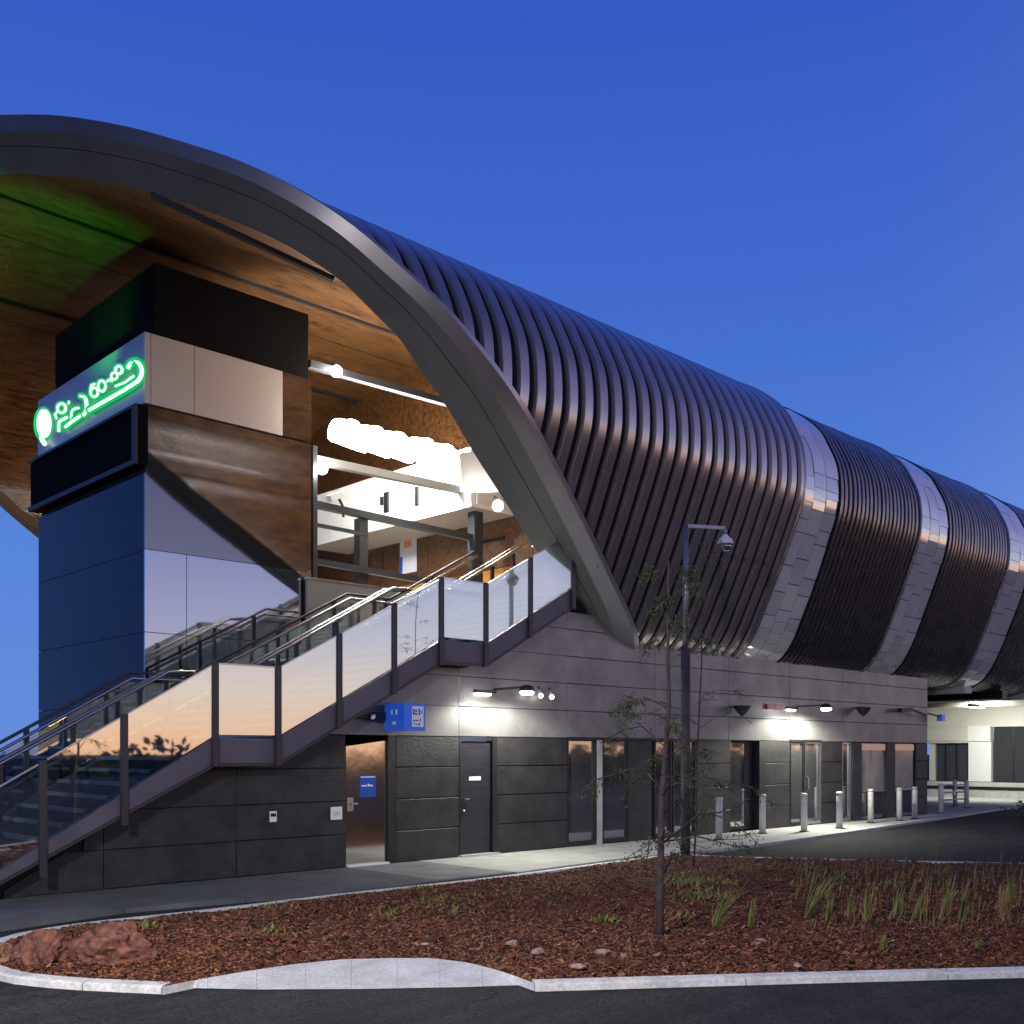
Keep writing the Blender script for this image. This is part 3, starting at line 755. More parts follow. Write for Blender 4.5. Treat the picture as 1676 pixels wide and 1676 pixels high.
def strip(x0, x1, P0, d, mt, name, ia, ib, raked=False, step=1, base=-.035, so=0, sot=None):
    sot = so if sot is None else sot
    Pt = offs(full, NF, lambda i: d-tap(i, sot)); Pb = offs(full, NF, lambda i: base-tap(i, so)); m = MB(); ids = list(range(ia, ib, step))
    if ids[-1] != ib: ids.append(ib)
    for i, j in zip(ids[:-1], ids[1:]):
        a, b, c, e = Pt[i], Pt[j], Pb[i], Pb[j]
        ka = rakeX(full[i][1])+.36; kb = rakeX(full[j][1])+.36
        if ka >= x1 and kb >= x1: continue
        xi = min(x1-.001, max(x0, ka)); xj = min(x1-.001, max(x0, kb))
        # smooth crown: two-facet ribs
        w = x1-x0; r = min(.02, w*.2)
        ri = min(xi+r, x1-r*.5); rj = min(xj+r, x1-r*.5)
        m.poly([(ri,*a), (rj,*b), (max(x1-r,rj),*b), (max(x1-r,ri),*a)], 0, True)
        m.poly([(xi,c[0],c[1]), (xj,e[0],e[1]), (rj,*b), (ri,*a)], 0)
        m.poly([(max(x1-r,ri),*a), (max(x1-r,rj),*b), (x1,e[0],e[1]), (x1,c[0],c[1])], 0)
    return m.build(name, mt, canopy)
# section 1: broad ribs
pitch = .395; X = 20.98-.27
while X > 4.6:
    # where does this rib leave the rim?
    ia = None
    for i in range(1, len(near)-3):
        if rakeX(full[i][1])+.03 < X: ia = max(0, i-4); break
    if ia is not None and ia < len(near)-6:
        strip(X, X+.235, None, .045, M['rib'], 'roof_rib', ia, len(near)-3)
    X -= pitch
# dark end trims and fine ribbed sections, silver bands
bands = []
x = 20.98
sec = 0
while x < 47:
    sx0, sx1 = x-.06, x+1.68
    # edge trims of the silver band
    so = SEC[sec]; prev = ([.0]+SEC)[sec]
    strip(sx0-.06, sx0+.03, None, .06, M['rib'], 'band_trim', 1, len(near)-3, step=1, base=-.1, so=so, sot=prev); strip(sx1-.03, sx1+.03, None, .05, M['gap'], 'band_trim', 1, len(near)-3, step=2, base=-.1, so=so)
    # silver panels: 3 columns
    ids = list(range(3, len(near)-8, 1)); cols = 3 if sec < 2 else 2
    Pt = offs(full, NF, lambda i: .02-tap(i, so))
    for c in range(cols):
        cw = (sx1-sx0-.10)/cols; a0 = sx0+.06+c*cw+.013; a1 = a0+cw-.026
        i = 3 + (R.randint(0,1))
        while i < len(near)-8:
            j = min(i+(R.choice([2,3,3,4]) if full[i][1] < 8.1 else 9), len(near)-8)
            if j-i < 2: break
            m = MB(); tl = R.uniform(-.010,.010); tv = R.uniform(-.012,.012)
            for k in range(i, j):
                f0 = (k-i)/(j-i)-.5; f1 = (k+1-i)/(j-i)-.5
                P, Q = Vector(Pt[k]), Vector(Pt[k+1])
                if k == i: P = P.lerp(Q, .05)
                if k == j-1: Q = Q.lerp(Vector(Pt[k]), .05)
                nA, nB = NF[k], NF[k+1]
                o = lambda v, nn, s: (v.x+nn.x*s, v.y+nn.y*s)
                pa = o(P,nA,tv*f0-tl); pb = o(Q,nB,tv*f1-tl); pc = o(Q,nB,tv*f1+tl); pd = o(P,nA,tv*f0+tl)
                m.poly([(a0,*pa),(a0,*pb),(a1,*pc),(a1,*pd)], 0, True)
                sA, sB = o(P,nA,-.06), o(Q,nB,-.06)
                m.poly([(a0,*sA),(a0,*sB),(a0,*pb),(a0,*pa)]); m.poly([(a1,*pd),(a1,*pc),(a1,*sB),(a1,*sA)])
                if k == i: m.poly([(a0,*sA),(a0,*pa),(a1,*pd),(a1,*sA)])
                if k == j-1: m.poly([(a0,*pb),(a0,*sB),(a1,*sB),(a1,*pc)])
            m.build('silver_panel', M['silver%d' % (R.choice([0,1,2,3] if full[i][1] < 8.3 else [0,1]))], canopy); i = j
    # fine ribs
    y = sx1+.06; k = 0
    while y < x+6.0-.12:
        strip(y, y+.15, None, .03+R.uniform(-.008,.008), M['rib_fine'], 'roof_rib', 1, len(near)-3, step=2, base=-.1, so=so); y += .205
    x += 6.0; sec += 1
# soffit closing the underside between the two bottoms
m = MB(); m.box(16.9, XEND, 14.7, 28.7, 3.97, 4.05); m.build('soffit', M['black'], canopy)

# ================================================================== INNER CONCOURSE
MEZ = 5.0
conc = thing('concourse', (XB, 17, MEZ), 'lit upper concourse under the canopy with steel columns, rails and rust coloured wall', 'concourse')
m = MB(); m.box(14.75, XB, 14.5, 29.5, MEZ-.22, MEZ); m.box(11.7, 14.75, 17.8, 29.5, MEZ-.22, MEZ); m.build('floor', M['concrete'], conc)
# end wall with brown panels
ew = [p for p in LIN if p[1] > MEZ-.2]
ew_old = [(15.0,MEZ),(14.6,6),(14.0,7),(13.8,8),(14.0,9),(15,10.3),(17,11),(21.7,11.5),(26.4,11),(28.4,10.3),(29.4,9),(29.6,8),(29.4,7),(28.8,6),(28.4,MEZ)]
m = MB(); m.prism(ew, 'x', XB, XB+.2); m.build('end_wall', M['lining'], conc)
# panels (boards) on the end wall
for j in range(7):
    for k in range(2):
        y0 = 15.2+j*1.9; z0 = MEZ+.02+k*1.24
        m = MB(); m.box(XB-.03-.004*((j+k)%2), XB-.004, y0+.01, y0+1.88, z0, z0+1.22); m.build('wall_panel', M['amber'] if k == 0 else M['lining'], conc)
EX = onY(501, 950, 17.7).x
m = MB(); m.box(EX, 15.6, 17.66, 17.73, 3.5, MEZ+.27); m.build('edge_panel', M['rim'], conc)
m = MB(); m.box(EX-.01, 15.6, 17.64, 17.75, MEZ+.275, MEZ+.31); m.build('edge_cap', M['steel'], conc)
# white bulkhead
for k in range(12):
    y0 = 17.7+k*.55; m = MB(); m.box(15.8-.002*(k%2), 15.95, y0+.006, y0+.544, 7.50, 8.75); m.build('bulkhead_panel', M['white'], conc)
m = MB(); m.box(15.78, XB-.04, 17.66, 24.35, 7.40, 7.496); m.build('bulkhead_sill', M['white'], conc)
m = MB(); m.box(15.96, XB-.04, 17.68, 24.30, 8.4, 8.76); m.box(15.96, XB-.04, 17.66, 17.70, 7.5, 8.39); m.build('bulkhead_box', M['white'], conc)
for (px, py, w, h) in ((632,822,.16,.5),(682,812,.10,.45),(624,820,.08,.2)):
    p = onX(px, py, 15.76); m = MB(); m.box(15.74, 15.795, p.y-w/2, p.y+w/2, p.z-h/2, p.z+h/2); m.build('vent', M['black'], conc)
def xbeam(Y, pa, pb, w, h, mt, name, par=conc):
    A = onY(*pa, Y); B = onY(*pb, Y); z = (A.z+B.z)/2
    m = MB(); m.beam((A.x,Y,A.z), (B.x,Y,B.z), w, h); return m.build(name, mt, par)
M['column'] = mat('column_grey', (.035,.038,.042), .5, .3)
M['beamlight'] = mat('beam_light_grey', (.38,.38,.36), .45, .2)
xbeam(18.05, (505,596), (735,660), .16, .14, M['column'], 'tie_beam')
xbeam(18.05, (512,752), (800,812), .16, .16, M['beamlight'], 'tie_beam')
xbeam(18.05, (512,825), (770,880), .14, .14, M['column'], 'rail_beam')
xbeam(18.05, (512,858), (600,875), .07, .07, M['column'], 'rail_beam')
xbeam(18.05, (512,918), (760,962), .10, .12, M['column'], 'rail_beam')
xbeam(18.05, (785,888), (870,872), .08, .08, M['column'], 'rail_beam')
p = onY(778, 805, 18.05); m = MB(); m.box(p.x-.13, p.x+.13, 17.93, 18.17, MEZ, p.z); m.build('column', M['column'], conc)
p = onY(591, 850, 18.3); m = MB(); m.box(p.x-.11, p.x+.11, 18.2, 18.4, MEZ, p.z); m.build('column', M['column'], conc)
p = onY(514, 730, 18.0); m = MB(); m.box(p.x-.05, p.x+.05, 17.95, 18.05, MEZ, p.z); m.build('column', M['column'], conc)
m = MB(); a = onY(762, 788, 17.8); b = onY(800, 822, 17.8); m.tube([onY(755,778,17.8), a, onY(785,798,17.8), b], .07, 8); m.build('duct', M['beamlight'], conc)
m = MB(); m.tube([onY(757,735,16.9), onY(757,800,16.9)], .03, 6); m.build('duct', M['beamlight'], conc)
# white wall piece behind the rim at the right
m = MB(); p0 = onY(752,745,16.6); m.prism([(onY(752,742,16.2).x, onY(752,742,16.2).z), (onY(775,738,16.2).x, onY(775,738,16.2).z), (onY(830,805,16.2).x, onY(830,805,16.2).z), (onY(757,805,16.2).x, onY(757,805,16.2).z)][::-1], 'y', 16.2, 16.26); m.build('white_screen', M['white'], conc)
# ceiling seam strips, set proud of the lining
def lin_z(Y):
    b = None
    for a, c in zip(LIN[:-1], LIN[1:]):
        if a[0] <= Y <= c[0] and a[1] > 8: b = a[1]+(c[1]-a[1])*(Y-a[0])/(c[0]-a[0]); break
    return b or 10
for (Y, w) in ((19.5,.07),(24.0,.12)):
    z = lin_z(Y); m = MB(); m.box(rakeX(z)+.15, XB, Y-w/2, Y+w/2, z-.06, z-.0); m.build('ceiling_channel', M['black'], canopy)

# poster
p = onX(668.5, 906, XB-.05); po = thing('poster', (p.x, p.y, p.z), 'white poster with a blue edge on the rust coloured concourse wall', 'poster')
a = onX(655,877,XB-.05); b = onX(682,935,XB-.05)
m = MB(); m.box(XB-.062, XB-.045, b.y, a.y, b.z, a.z); m.build('sheet', M['signwhite'], po)
m = MB(); m.box(XB-.068, XB-.064, a.y-.12, a.y-.01, b.z+.03, b.z+.45); m.box(XB-.068, XB-.064, b.y, a.y, a.z-.07, a.z); m.build('print', M['bluesign'], po)
m = MB(); m.box(XB-.068, XB-.064, b.y+.2, b.y+.5, a.z-.35, a.z-.12); m.build('print', mat('print_orange', (.6,.25,.12), .6), po)

# floodlights in a row under the ceiling
fl = [572,611,649,694,727]
for i, px in enumerate(fl):
    c = onY(px, 712+i*9.5, 18.4)
    t = thing('floodlight', (c.x, c.y, c.z), ['glaring floodlight at the tower end of the row over the concourse','second floodlight of the row, counting from the lift tower','middle floodlight of the row over the concourse','fourth floodlight of the row, counting from the lift tower','floodlight at the end of the row nearest the white bulkhead'][i], 'floodlight', 'row of floodlights over the concourse')
    m = MB(); m.box(c.x-.34, c.x+.34, c.y+.02, c.y+.14, c.z-.16, c.z+.02); m.build('housing', M['white'], t)
    m = MB()
    m.tube([(c.x-.40,c.y-.02,c.z+.02),(c.x+.42,c.y-.02,c.z-.06)], .24, 12)  # lens swollen into a bar, giving the glare a solid shape
    for ox, oz, q in ((-.22,.06,.22),(.02,.07,.25),(.24,.02,.22)):
        m.lathe((c.x+ox, c.y-.02, c.z+oz), [(q*math.sin(math.pi*(k+.05)/8), -q*math.cos(math.pi*(k+.05)/8)) for k in range(8)]+[(.003,q)], 12)
    m.build('lens', M['lampflood'], t)
    lamp('AREA', 'floodlight_glow', (c.x, c.y-.25, c.z+.0), 60, (1,.97,.90), .3, (c.x-.5, c.y-3, c.z-1.2))
lamp('SPOT', 'concourse_glow', (12.8, 18.6, 8.45), 950, (1,.96,.88), .25, (17.2, 18.0, 7.0), 150, blend=.8)
lamp('POINT', 'canopy_fill', (12.9, 16.4, 9.2), 230, (1,.93,.84), .15)  # added fill without a fitting, brightens the lining and rim
# single round lamps
for (px, py, Y, lab, pw) in ((551,608,18.0,'round white lamp on the dark tie beam above the others',45), (527,767,18.0,'round white lamp on the pale beam beside the lift tower',45), (815,828,15.9,'round white lamp tucked against the canopy rim above the stair',45)):
    c = onY(px, py, Y); t = thing('globe_lamp', c, lab, 'lamp', 'round lamps under the canopy')
    m = MB(); rr = .115; m.lathe(c, [(rr*math.sin(math.pi*(k+.02)/8), -rr*math.cos(math.pi*(k+.02)/8)) for k in range(8)]+[(.002,rr)], 14); m.build('globe', M['lamp'], t)
    m = MB(); m.tube([c+Vector((0,0,rr)), c+Vector((0,.12,rr+.09))], .035, 8); m.build('bracket', M['column'], t)
    lamp('POINT', 'globe_lamp_glow', c+Vector((-.1,-.2,-.05)), pw, (1,.97,.90), .1)
# camera-like spotlight cluster on the middle beam
c = onY(548, 815, 18.0); t = thing('camera', c, 'white security camera on a bracket above the concourse rail', 'camera')
m = MB(); m.beam(c+Vector((-.18,-.05,-.05)), c+Vector((.16,.02,.10)), .13, .13); m.build('housing', M['white'], t)
m = MB(); m.tube([c+Vector((.1,0,0)), c+Vector((.22,.02,-.15)), c+Vector((.25,.05,-.35))], .03, 6); m.build('bracket', M['column'], t)
# dark box above the tower
TX, TY = onY(237, 900, 17.8).x, 17.8
TXR = onY(510, 700, TY).x; TYB = onX(62, 900, TX).y
tower = thing('lift_tower', (TX, TY, 0), 'tall lift tower with blue glass side, mirror front and cream band', 'tower')
zA = onY(238, 543, TY).z; zB = onY(238, 659, TY).z
print('tower', TX, TXR, TY, TYB, zA, zB)
zC = onY(240,425,TY+.15).z
m = MB(); m.box(TX+.25, TXR+.02, TY+.15, TYB-.3, zA-.3, zC); m.build('upper_fascia', M['darkbox'], tower)
m = MB(); m.box(TX+.06, TXR-.05, TY+.06, TYB-.06, -.05, zA-.02); m.build('core', M['joint'], tower)
# cream band: front panels then a mirrored end
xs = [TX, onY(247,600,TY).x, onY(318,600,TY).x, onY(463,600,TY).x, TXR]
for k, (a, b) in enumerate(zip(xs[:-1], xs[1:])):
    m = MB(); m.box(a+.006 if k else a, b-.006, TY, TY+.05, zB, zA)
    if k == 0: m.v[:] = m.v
    m.build('band_panel', M['band'] if k < 3 else M['mirrordim'], tower)
m = MB(); m.box(TX-.0, TX+.05, TY+.052, TYB, zB, zA); m.build('band_side', mat('sign_panel', (.36,.38,.46), .35, .3), tower)
# mirror cladding of the front below
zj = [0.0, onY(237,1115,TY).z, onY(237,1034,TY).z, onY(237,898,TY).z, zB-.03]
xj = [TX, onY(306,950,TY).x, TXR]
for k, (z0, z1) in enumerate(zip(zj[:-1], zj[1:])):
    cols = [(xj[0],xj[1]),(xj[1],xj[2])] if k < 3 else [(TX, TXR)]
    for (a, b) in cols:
        m = MB(); m.box(a+.006, b-.006, TY+.012, TY+.05, z0+.006, z1-.006); m.build('mirror_panel', M['mirror'] if k < 3 else M['mirrordim'], tower)
# blue side panels
yj = [TY+.055, onX(145,950,TX).y, TYB]
zk = [0.0]+[onX(237,y,TX+.0).z if 0 else onY(237,y,TY).z for y in (1150,1034,900)]+[onY(237,770,TY).z]
for (z0, z1) in zip(zk[:-1], zk[1:]):
    for (a, b) in zip(yj[:-1], yj[1:]):
        m = MB(); m.box(TX+.012, TX+.05, a+.005, b-.005, z0+.006, z1-.006); m.build('blue_panel', M['blue'], tower)
# dark display box on the side
zd0, zd1 = onY(237,762,TY).z, onY(237,664,TY).z
m = MB(); m.box(TX-.14, TX+.045, TY-.03, TYB+.02, zd0, zd1); sb = m.build('display_box', M['screen'], tower)
m = MB()
for (z0, z1) in ((zd0, zd0+.09),(zd1-.05, zd1)): m.box(TX-.19, TX-.142, TY-.03, TYB+.02, z0, z1)
m.box(TX-.19, TX-.142, TY-.03, TY+.12, zd0+.092, zd1-.052); m.build('frame', mat('box_frame', (.03,.033,.045), .5, .3), sb)
# green sign
def zc(z): return (z[0]*.31026, 500+z[1]*.31026)
sx = TX-.05
sign = thing('neon_sign', onX(*zc((460,520)), sx), 'glowing green script sign with a round emblem on the lift tower', 'sign')
def ring(cx, cy, rx, ry, a0=0, a1=360, n=14): return [(cx+rx*math.cos(math.radians(a0+(a1-a0)*k/n)), cy+ry*math.sin(math.radians(a0+(a1-a0)*k/n))) for k in range(n+1)]
strokes = [(ring(325,542,22,24), .030), ([(300,600),(290,575),(305,560)], .026), ([(310,665),(312,615),(335,600),(352,590)], .034), ([(345,640),(372,618),(430,578)], .034), ([(375,605),(378,560),(395,545),(415,540)], .024), ([(425,478),(452,492),(456,550),(440,578)], .036),
    (ring(497,458,20,24), .026), (ring(537,425,20,28), .026), ([(478,440),(484,420),(500,414)], .024), (ring(627,340,18,20), .028), (ring(603,372,16,18), .022), ([(610,425),(660,405),(705,372)], .024),
    ([(470,552),(540,512),(610,472),(680,430),(732,392),(748,350),(738,312),(715,296),(690,306),(675,330)], .040), ([(360,520),(365,505)], .02), ([(565,400),(580,390),(590,400)], .024)]
def proj(pt, dx=0): return onX(*zc(pt), sx-dx)
for pts, r in strokes:
    if len(pts) > 3 and len(pts) < 12: pts = catmull(pts, 4)
    m = MB(); m.tube([proj(p, .045) for p in pts], r*.85, 6); o = m.build('letter_stroke', M['neonw'], sign)
    m = MB(); m.tube([proj(p, -.0) for p in pts], r*2.0, 8); m.build('letter_halo', M['neong'], o)
em = ring(228,622,36,76,0,360,24); em = [proj(p) for p in em]
m = MB(); c0 = proj((226,622),.07)
for a, b in zip(em[:-1], em[1:]): m.poly([c0, b, a]); m.poly([a, b, b+Vector((.05,0,0)), a+Vector((.05,0,0))])
m.tube([proj((218,670),.03), proj((222,710),.04), proj((236,730),.04)], .05, 6); eo = m.build('emblem', M['neonw'], sign)
em2 = [proj(p,-.03) for p in ring(226,625,50,92,0,360,24)]; m = MB(); c1 = proj((226,625),-.025)
for a, b in zip(em2[:-1], em2[1:]): m.poly([c1, b, a]); m.poly([a, b, b+Vector((.015,0,0)), a+Vector((.015,0,0))])
m.build('emblem_halo', M['neong'], eo)
lamp('SPOT', 'neon_sign_glow', onX(*zc((430,520)), sx-.75), 800, (.03,1,.08), .12, (7.4,20.2,11.2), 78, blend=1.0)
# warm lamp low behind the tower, lights the far lining
PLX = onY(-34, 985, 28.6).x
lamp('POINT', 'platform_lamp_glow', (PLX, 28.6, 6.0), 130, (1,.55,.12), .3)
t = thing('platform_lamp', (PLX, 28.6, 0), 'amber lamp on a short post behind the lift tower', 'lamp')
m = MB(); m.tube([(PLX,28.6,-.06),(PLX,28.6,5.6)], .05, 8); m.build('post', M['pole'], t)
m = MB(); m.lathe((PLX,28.6,5.6), [(.08,0),(.16,.08),(.16,.25),(.05,.32)], 12); m.build('lamp_head', emis('amber', (1,.6,.2), 6), t)

# ================================================================== FITTINGS ON THE WALL
# blue box sign on an arm
c = onY(690, 1173, YW-.35)
t = thing('sign', c, 'blue box sign with white pictograms projecting from the wall between the two doors', 'sign')
a = onY(664, 1173, YW-.55); b = onY(690, 1173, YW-.55)
zt_, zb_ = onY(690,1152,YW-.5).z, onY(690,1196,YW-.5).z
m = MB(); m.box(b.x-.42, b.x+.02, YW-.62, YW-.10, zb_, zt_)
m.v[:] = m.v; sb_ = m.build('box', M['bluelit'], t)
fx0, fx1 = b.x-.42, b.x+.02
m = MB(); m.box(fx0+.16, fx1-.04, YW-.626, YW-.621, zb_+.06, zt_-.05); pl = m.build('pictogram_plate', M['signwhite'], sb_)
m = MB()
for (u, v, w, h) in ((.19,.30,.03,.10),(.24,.32,.05,.03),(.24,.27,.05,.03),(.31,.30,.03,.10),(.36,.30,.02,.05),(.20,.16,.04,.02),(.26,.16,.05,.02),(.33,.17,.04,.03),(.20,.11,.02,.03),(.25,.10,.04,.02),(.31,.10,.03,.04)):
    m.box(fx0+u-w/2, fx0+u+w/2, YW-.630, YW-.627, zb_+v-h/2, zb_+v+h/2)
m.build('pictogram', M['bluesign'], t)
m = MB()
for (u, v, w, h) in ((.18,.30,.05,.08),(.30,.30,.04,.08),(.24,.12,.10,.05)):
    m.box(fx0-.006, fx0-.002, YW-.60+u*1.0-w/2, YW-.60+u+w/2, zb_+v-h/2, zb_+v+h/2)
m.build('pictogram', M['signwhite'], t)
m = MB(); m.box(b.x-1.25, b.x-.425, YW-.12, YW-.02, (zb_+zt_)/2-.03, (zb_+zt_)/2+.03); m.build('arm', M['black'], t)
# notices
def plate(pxa, pya, pxb, pyb, Y, name, label, cat, mt, parts=(), th=.012):
    A = onY(pxa, pya, Y); B = onY(pxb, pyb, Y)
    t = thing(name, (A+B)/2, label, cat)
    m = MB(); m.box(A.x, B.x, Y, Y+th, B.z, A.z); m.build('plate', mt, t)
    for (u0, v0, u1, v1, pm, nm) in parts:
        m = MB(); m.box(A.x+(B.x-A.x)*u0, A.x+(B.x-A.x)*u1, Y-.004, Y-.001, B.z+(A.z-B.z)*v0, B.z+(A.z-B.z)*v1); m.build(nm, pm, t)
    return t
plate(589,1270,615,1304, YW+.035, 'notice', 'blue notice with white words on the polished steel door', 'sign', M['bluesign'], [(.10,.5,.42,.57,M['signwhite'],'lettering'),(.48,.5,.60,.62,M['signwhite'],'lettering'),(.62,.5,.80,.57,M['signwhite'],'lettering'),(.05,.92,.95,.97,M['signwhite'],'line')])
plate(542,1321,560,1341, YW-.02, 'wall_box', 'small white box on the dark wall left of the steel door', 'box', M['white'], [(.2,.55,.8,.6,M['steel'],'print'),(.2,.35,.8,.4,M['steel'],'print')], th=.03)
plate(442,1328,453,1345, YW-.02, 'wall_plate', 'tiny white and black plate on the dark wall under the stair', 'plate', M['white'], [(.1,.5,.9,.8,M['black'],'print')], th=.02)
plate(768,1271,787,1277, YW+.04, 'door_plate', 'narrow white name plate on the dark striped door', 'plate', M['signwhite'])
plate(1256,1152,1281,1162, YW-.06, 'sign', 'small dark red sign of two squares above the shop front', 'sign', M['red'], [(.46,0,.52,1,M['black'],'divider')], th=.05)
c = onY(612, 1173, YW-.1); t = thing('camera', c, 'dark wall camera with a pale lens above the steel door', 'camera')
m = MB(); m.beam(c+Vector((-.02,-.02,0)), c+Vector((.6,.06,.02)), .10, .14); m.build('housing', M['black'], t)
m = MB(); m.lathe(c+Vector((-.06,-.05,-.05)), [(.02,0),(.05,.03),(.04,.09)], 10); m.build('lens', M['signwhite'], t)
# wall lamps: a plate with a shade on an arm
def wall_lamp(px, py, lab, pw, arm=.78, wing=True):
    c = onY(px, py, YW-arm); t = thing('wall_lamp', c, lab, 'wall lamp', 'wall lamps on the cladding')
    m = MB(); m.beam((c.x-.05, YW-.02, c.z+.05), (c.x, c.y, c.z+.06), .05, .04); m.box(c.x-.55, c.x-.05, YW-.05, YW-.0, c.z-.03, c.z+.03); m.build('arm', M['column'], t)
    m = MB(); m.lathe(c, [(.13,-.02),(.14,.0),(.11,.07),(.03,.10)], 14); m.build('shade', M['column'], t)
    m = MB(); m.lathe(c, [(.10,-.075),(.125,-.05),(.125,-.022)], 14); m.build('lens', M['lamp'], t)
    m = MB(); m.box(c.x-.55, c.x-.18, YW-.048, YW-.006, c.z-.07, c.z-.035); m.build('lens', M['lampdim'], t)
    lamp('SPOT', 'wall_lamp_glow', (c.x-.05, c.y-.05, c.z-.10), pw, (1,.98,.83), .10, (c.x-.05, YW-.45, 0), 165, blend=.4)
    return t
wall_lamp(862, 1130, 'bright wall lamp above the wall between the dark door and the window', 400)
wall_lamp(1352, 1158, 'bright wall lamp above the glass door near the far corner', 800)
def dark_lamp(px, py, lab, Y=YW-.25):
    c = onY(px, py, Y); t = thing('wall_lamp', c, lab, 'wall lamp')
    m = MB(); m.lathe(c, [(.02,-.20),(.10,-.13),(.20,.0),(.21,.04)], 14); m.build('shade', M['column'], t)
    m = MB(); m.beam((c.x, c.y, c.z+.03), (c.x+.05, YW-.01, c.z+.03), .05, .05); m.build('arm', M['column'], t)
dark_lamp(1215, 1158, 'unlit funnel shaped wall lamp behind the sapling crown'); dark_lamp(1413, 1160, 'unlit funnel shaped wall lamp above the pair of service windows')
for (px, py, l) in ((885,1139,'left of the two small spotlights beside the bright wall lamp'), (903,1141,'right of the two small spotlights beside the bright wall lamp')):
    c = onY(px, py, YW-.25); t = thing('spotlight', c, l, 'spotlight', 'small spotlights on the wall')
    m = MB(); m.tube([c+Vector((.14,.2,.18)), c+Vector((.03,.02,.03))], .03, 8); m.build('arm', M['beamlight'], t)
    m = MB(); m.lathe(c, [(.01,-.045),(.042,-.02),(.045,.02),(.02,.045)], 10); m.build('lens', M['lampdim'], t)
c = onY(1478, 1163, YW-.2); t = thing('camera', c, 'long dark camera arm on the last cladding panel before the corner', 'camera')
m = MB(); m.beam((c.x-.2,YW-.2,c.z), (c.x+.5,YW-.2,c.z+.05), .12, .12); m.build('housing', M['black'], t)
m = MB(); m.beam((c.x+.5,YW-.2,c.z+.05), (c.x+1.4,YW-.25,c.z-.1), .05, .05); m.build('arm', M['column'], t)
c = onY(1540, 1175, YW-.25); t = thing('camera', c, 'small blue glowing camera hanging past the corner', 'camera')
m = MB(); m.box(c.x-.1, c.x+.1, c.y-.08, c.y+.08, c.z-.1, c.z+.1); m.build('housing', mat('blue_housing', (.02,.05,.3), .3, emit=(.05,.15,.8), es=.3), t)
m = MB(); m.beam(c+Vector((-.1,0,.03)), c+Vector((-.75,.05,.12)), .04, .04); m.build('arm', M['column'], t)

# ================================================================== UNDERCROFT AT THE RIGHT
XC = 45.0
uc = thing('side_building', (XC, 18, 0), 'cream walled building with black openings beyond the corner under the roof', 'building')
m = MB()
def ux(px): return onX(px, 1200, XC).y
zz = lambda py, px=1600: onX(px, py, XC).z
ytop = 4.0
# cream wall with openings: list of (y_right(px), y_left(px))
m = MB(); m.box(XC, XC+.3, ux(1900), ux(1480)+1, zz(1190), ytop); m.build('wall', M['cream'], uc)
m = MB(); m.box(XC-.08, XC+.3, ux(1622), ux(1585), zz(1214)+.02, zz(1188)); m.box(XC-.0, XC+.3, ux(1622), ux(1585), zz(1279), zz(1214)+.01); m.build('pier', M['white'], uc)
m = MB(); m.box(XC+.01, XC+.29, ux(1585)+.01, ux(1480)+1, zz(1214), zz(1190)-.01); m.build('beam', M['cream'], uc)
m = MB(); m.box(XC-.12, XC-.02, ux(1585)+.01, ux(1480)+1, zz(1216), zz(1211)); m.build('ledge', M['concrete'], uc)
m = MB(); m.box(XC, XC+.3, ux(1529)+.01, ux(1521), zz(1279), zz(1214)-.01); m.build('pier', M['cream'], uc)
for (a, b) in ((1584,1529.5),(1900,1622.5)):
    w = MB().box(XC+.12, XC+.15, ux(a)+.01, ux(b)-.01, zz(1279), zz(1214 if a < 1600 else 1189)).build('window', M['pane'], uc)
    m = MB(); nn = 3 if a < 1600 else 7
    for k in range(nn):
        yy = ux(a)+(ux(b)-ux(a))*(k+.0)/nn; m.box(XC+.08, XC+.115, yy, yy+.06, zz(1279), zz(1214 if a < 1600 else 1189)-.01)
    m.build('mullion', M['black'], w)
m = MB(); m.box(XC-.25, XC+.3, ux(1900), ux(1480)+1, -.05, zz(1280)); m.build('plinth', M['concrete'], uc)
m = MB(); m.box(XC-.28, XC-.25, ux(1900), ux(1480)+1, .3, zz(1287)); m.build('plinth_shadow_strip', M['black'], uc)  # black strip proud of the plinth, painting in the shade of a gap
for (X, w, h, mt) in ((33.5,.5,.22,'cream'),(36.5,.4,.3,'black'),(39,.5,.22,'cream'),(42,.4,.3,'cream')):
    m = MB(); m.box(X, X+w, 14.0, 28, 3.97-h, 3.965); m.build('soffit_beam', M[mt], canopy)
c = Vector((41.5, 16.9, 3.60)); t = thing('ceiling_lamp', c, 'bright ceiling lamp under the roof washing the cream wall', 'lamp')
m = MB(); m.box(c.x-.6, c.x+.6, c.y-.1, c.y+.1, 3.62, 3.74); m.build('housing', M['white'], t)
m = MB(); m.box(c.x-.58, c.x+.58, c.y-.09, c.y+.09, 3.595, 3.617); m.build('lens', M['lampdim'], t)
lamp('AREA', 'ceiling_lamp_glow', (c.x, c.y-.0, 3.55), 260, (1,1,.9), .6, (c.x+2.2, c.y-.3, 1.5))

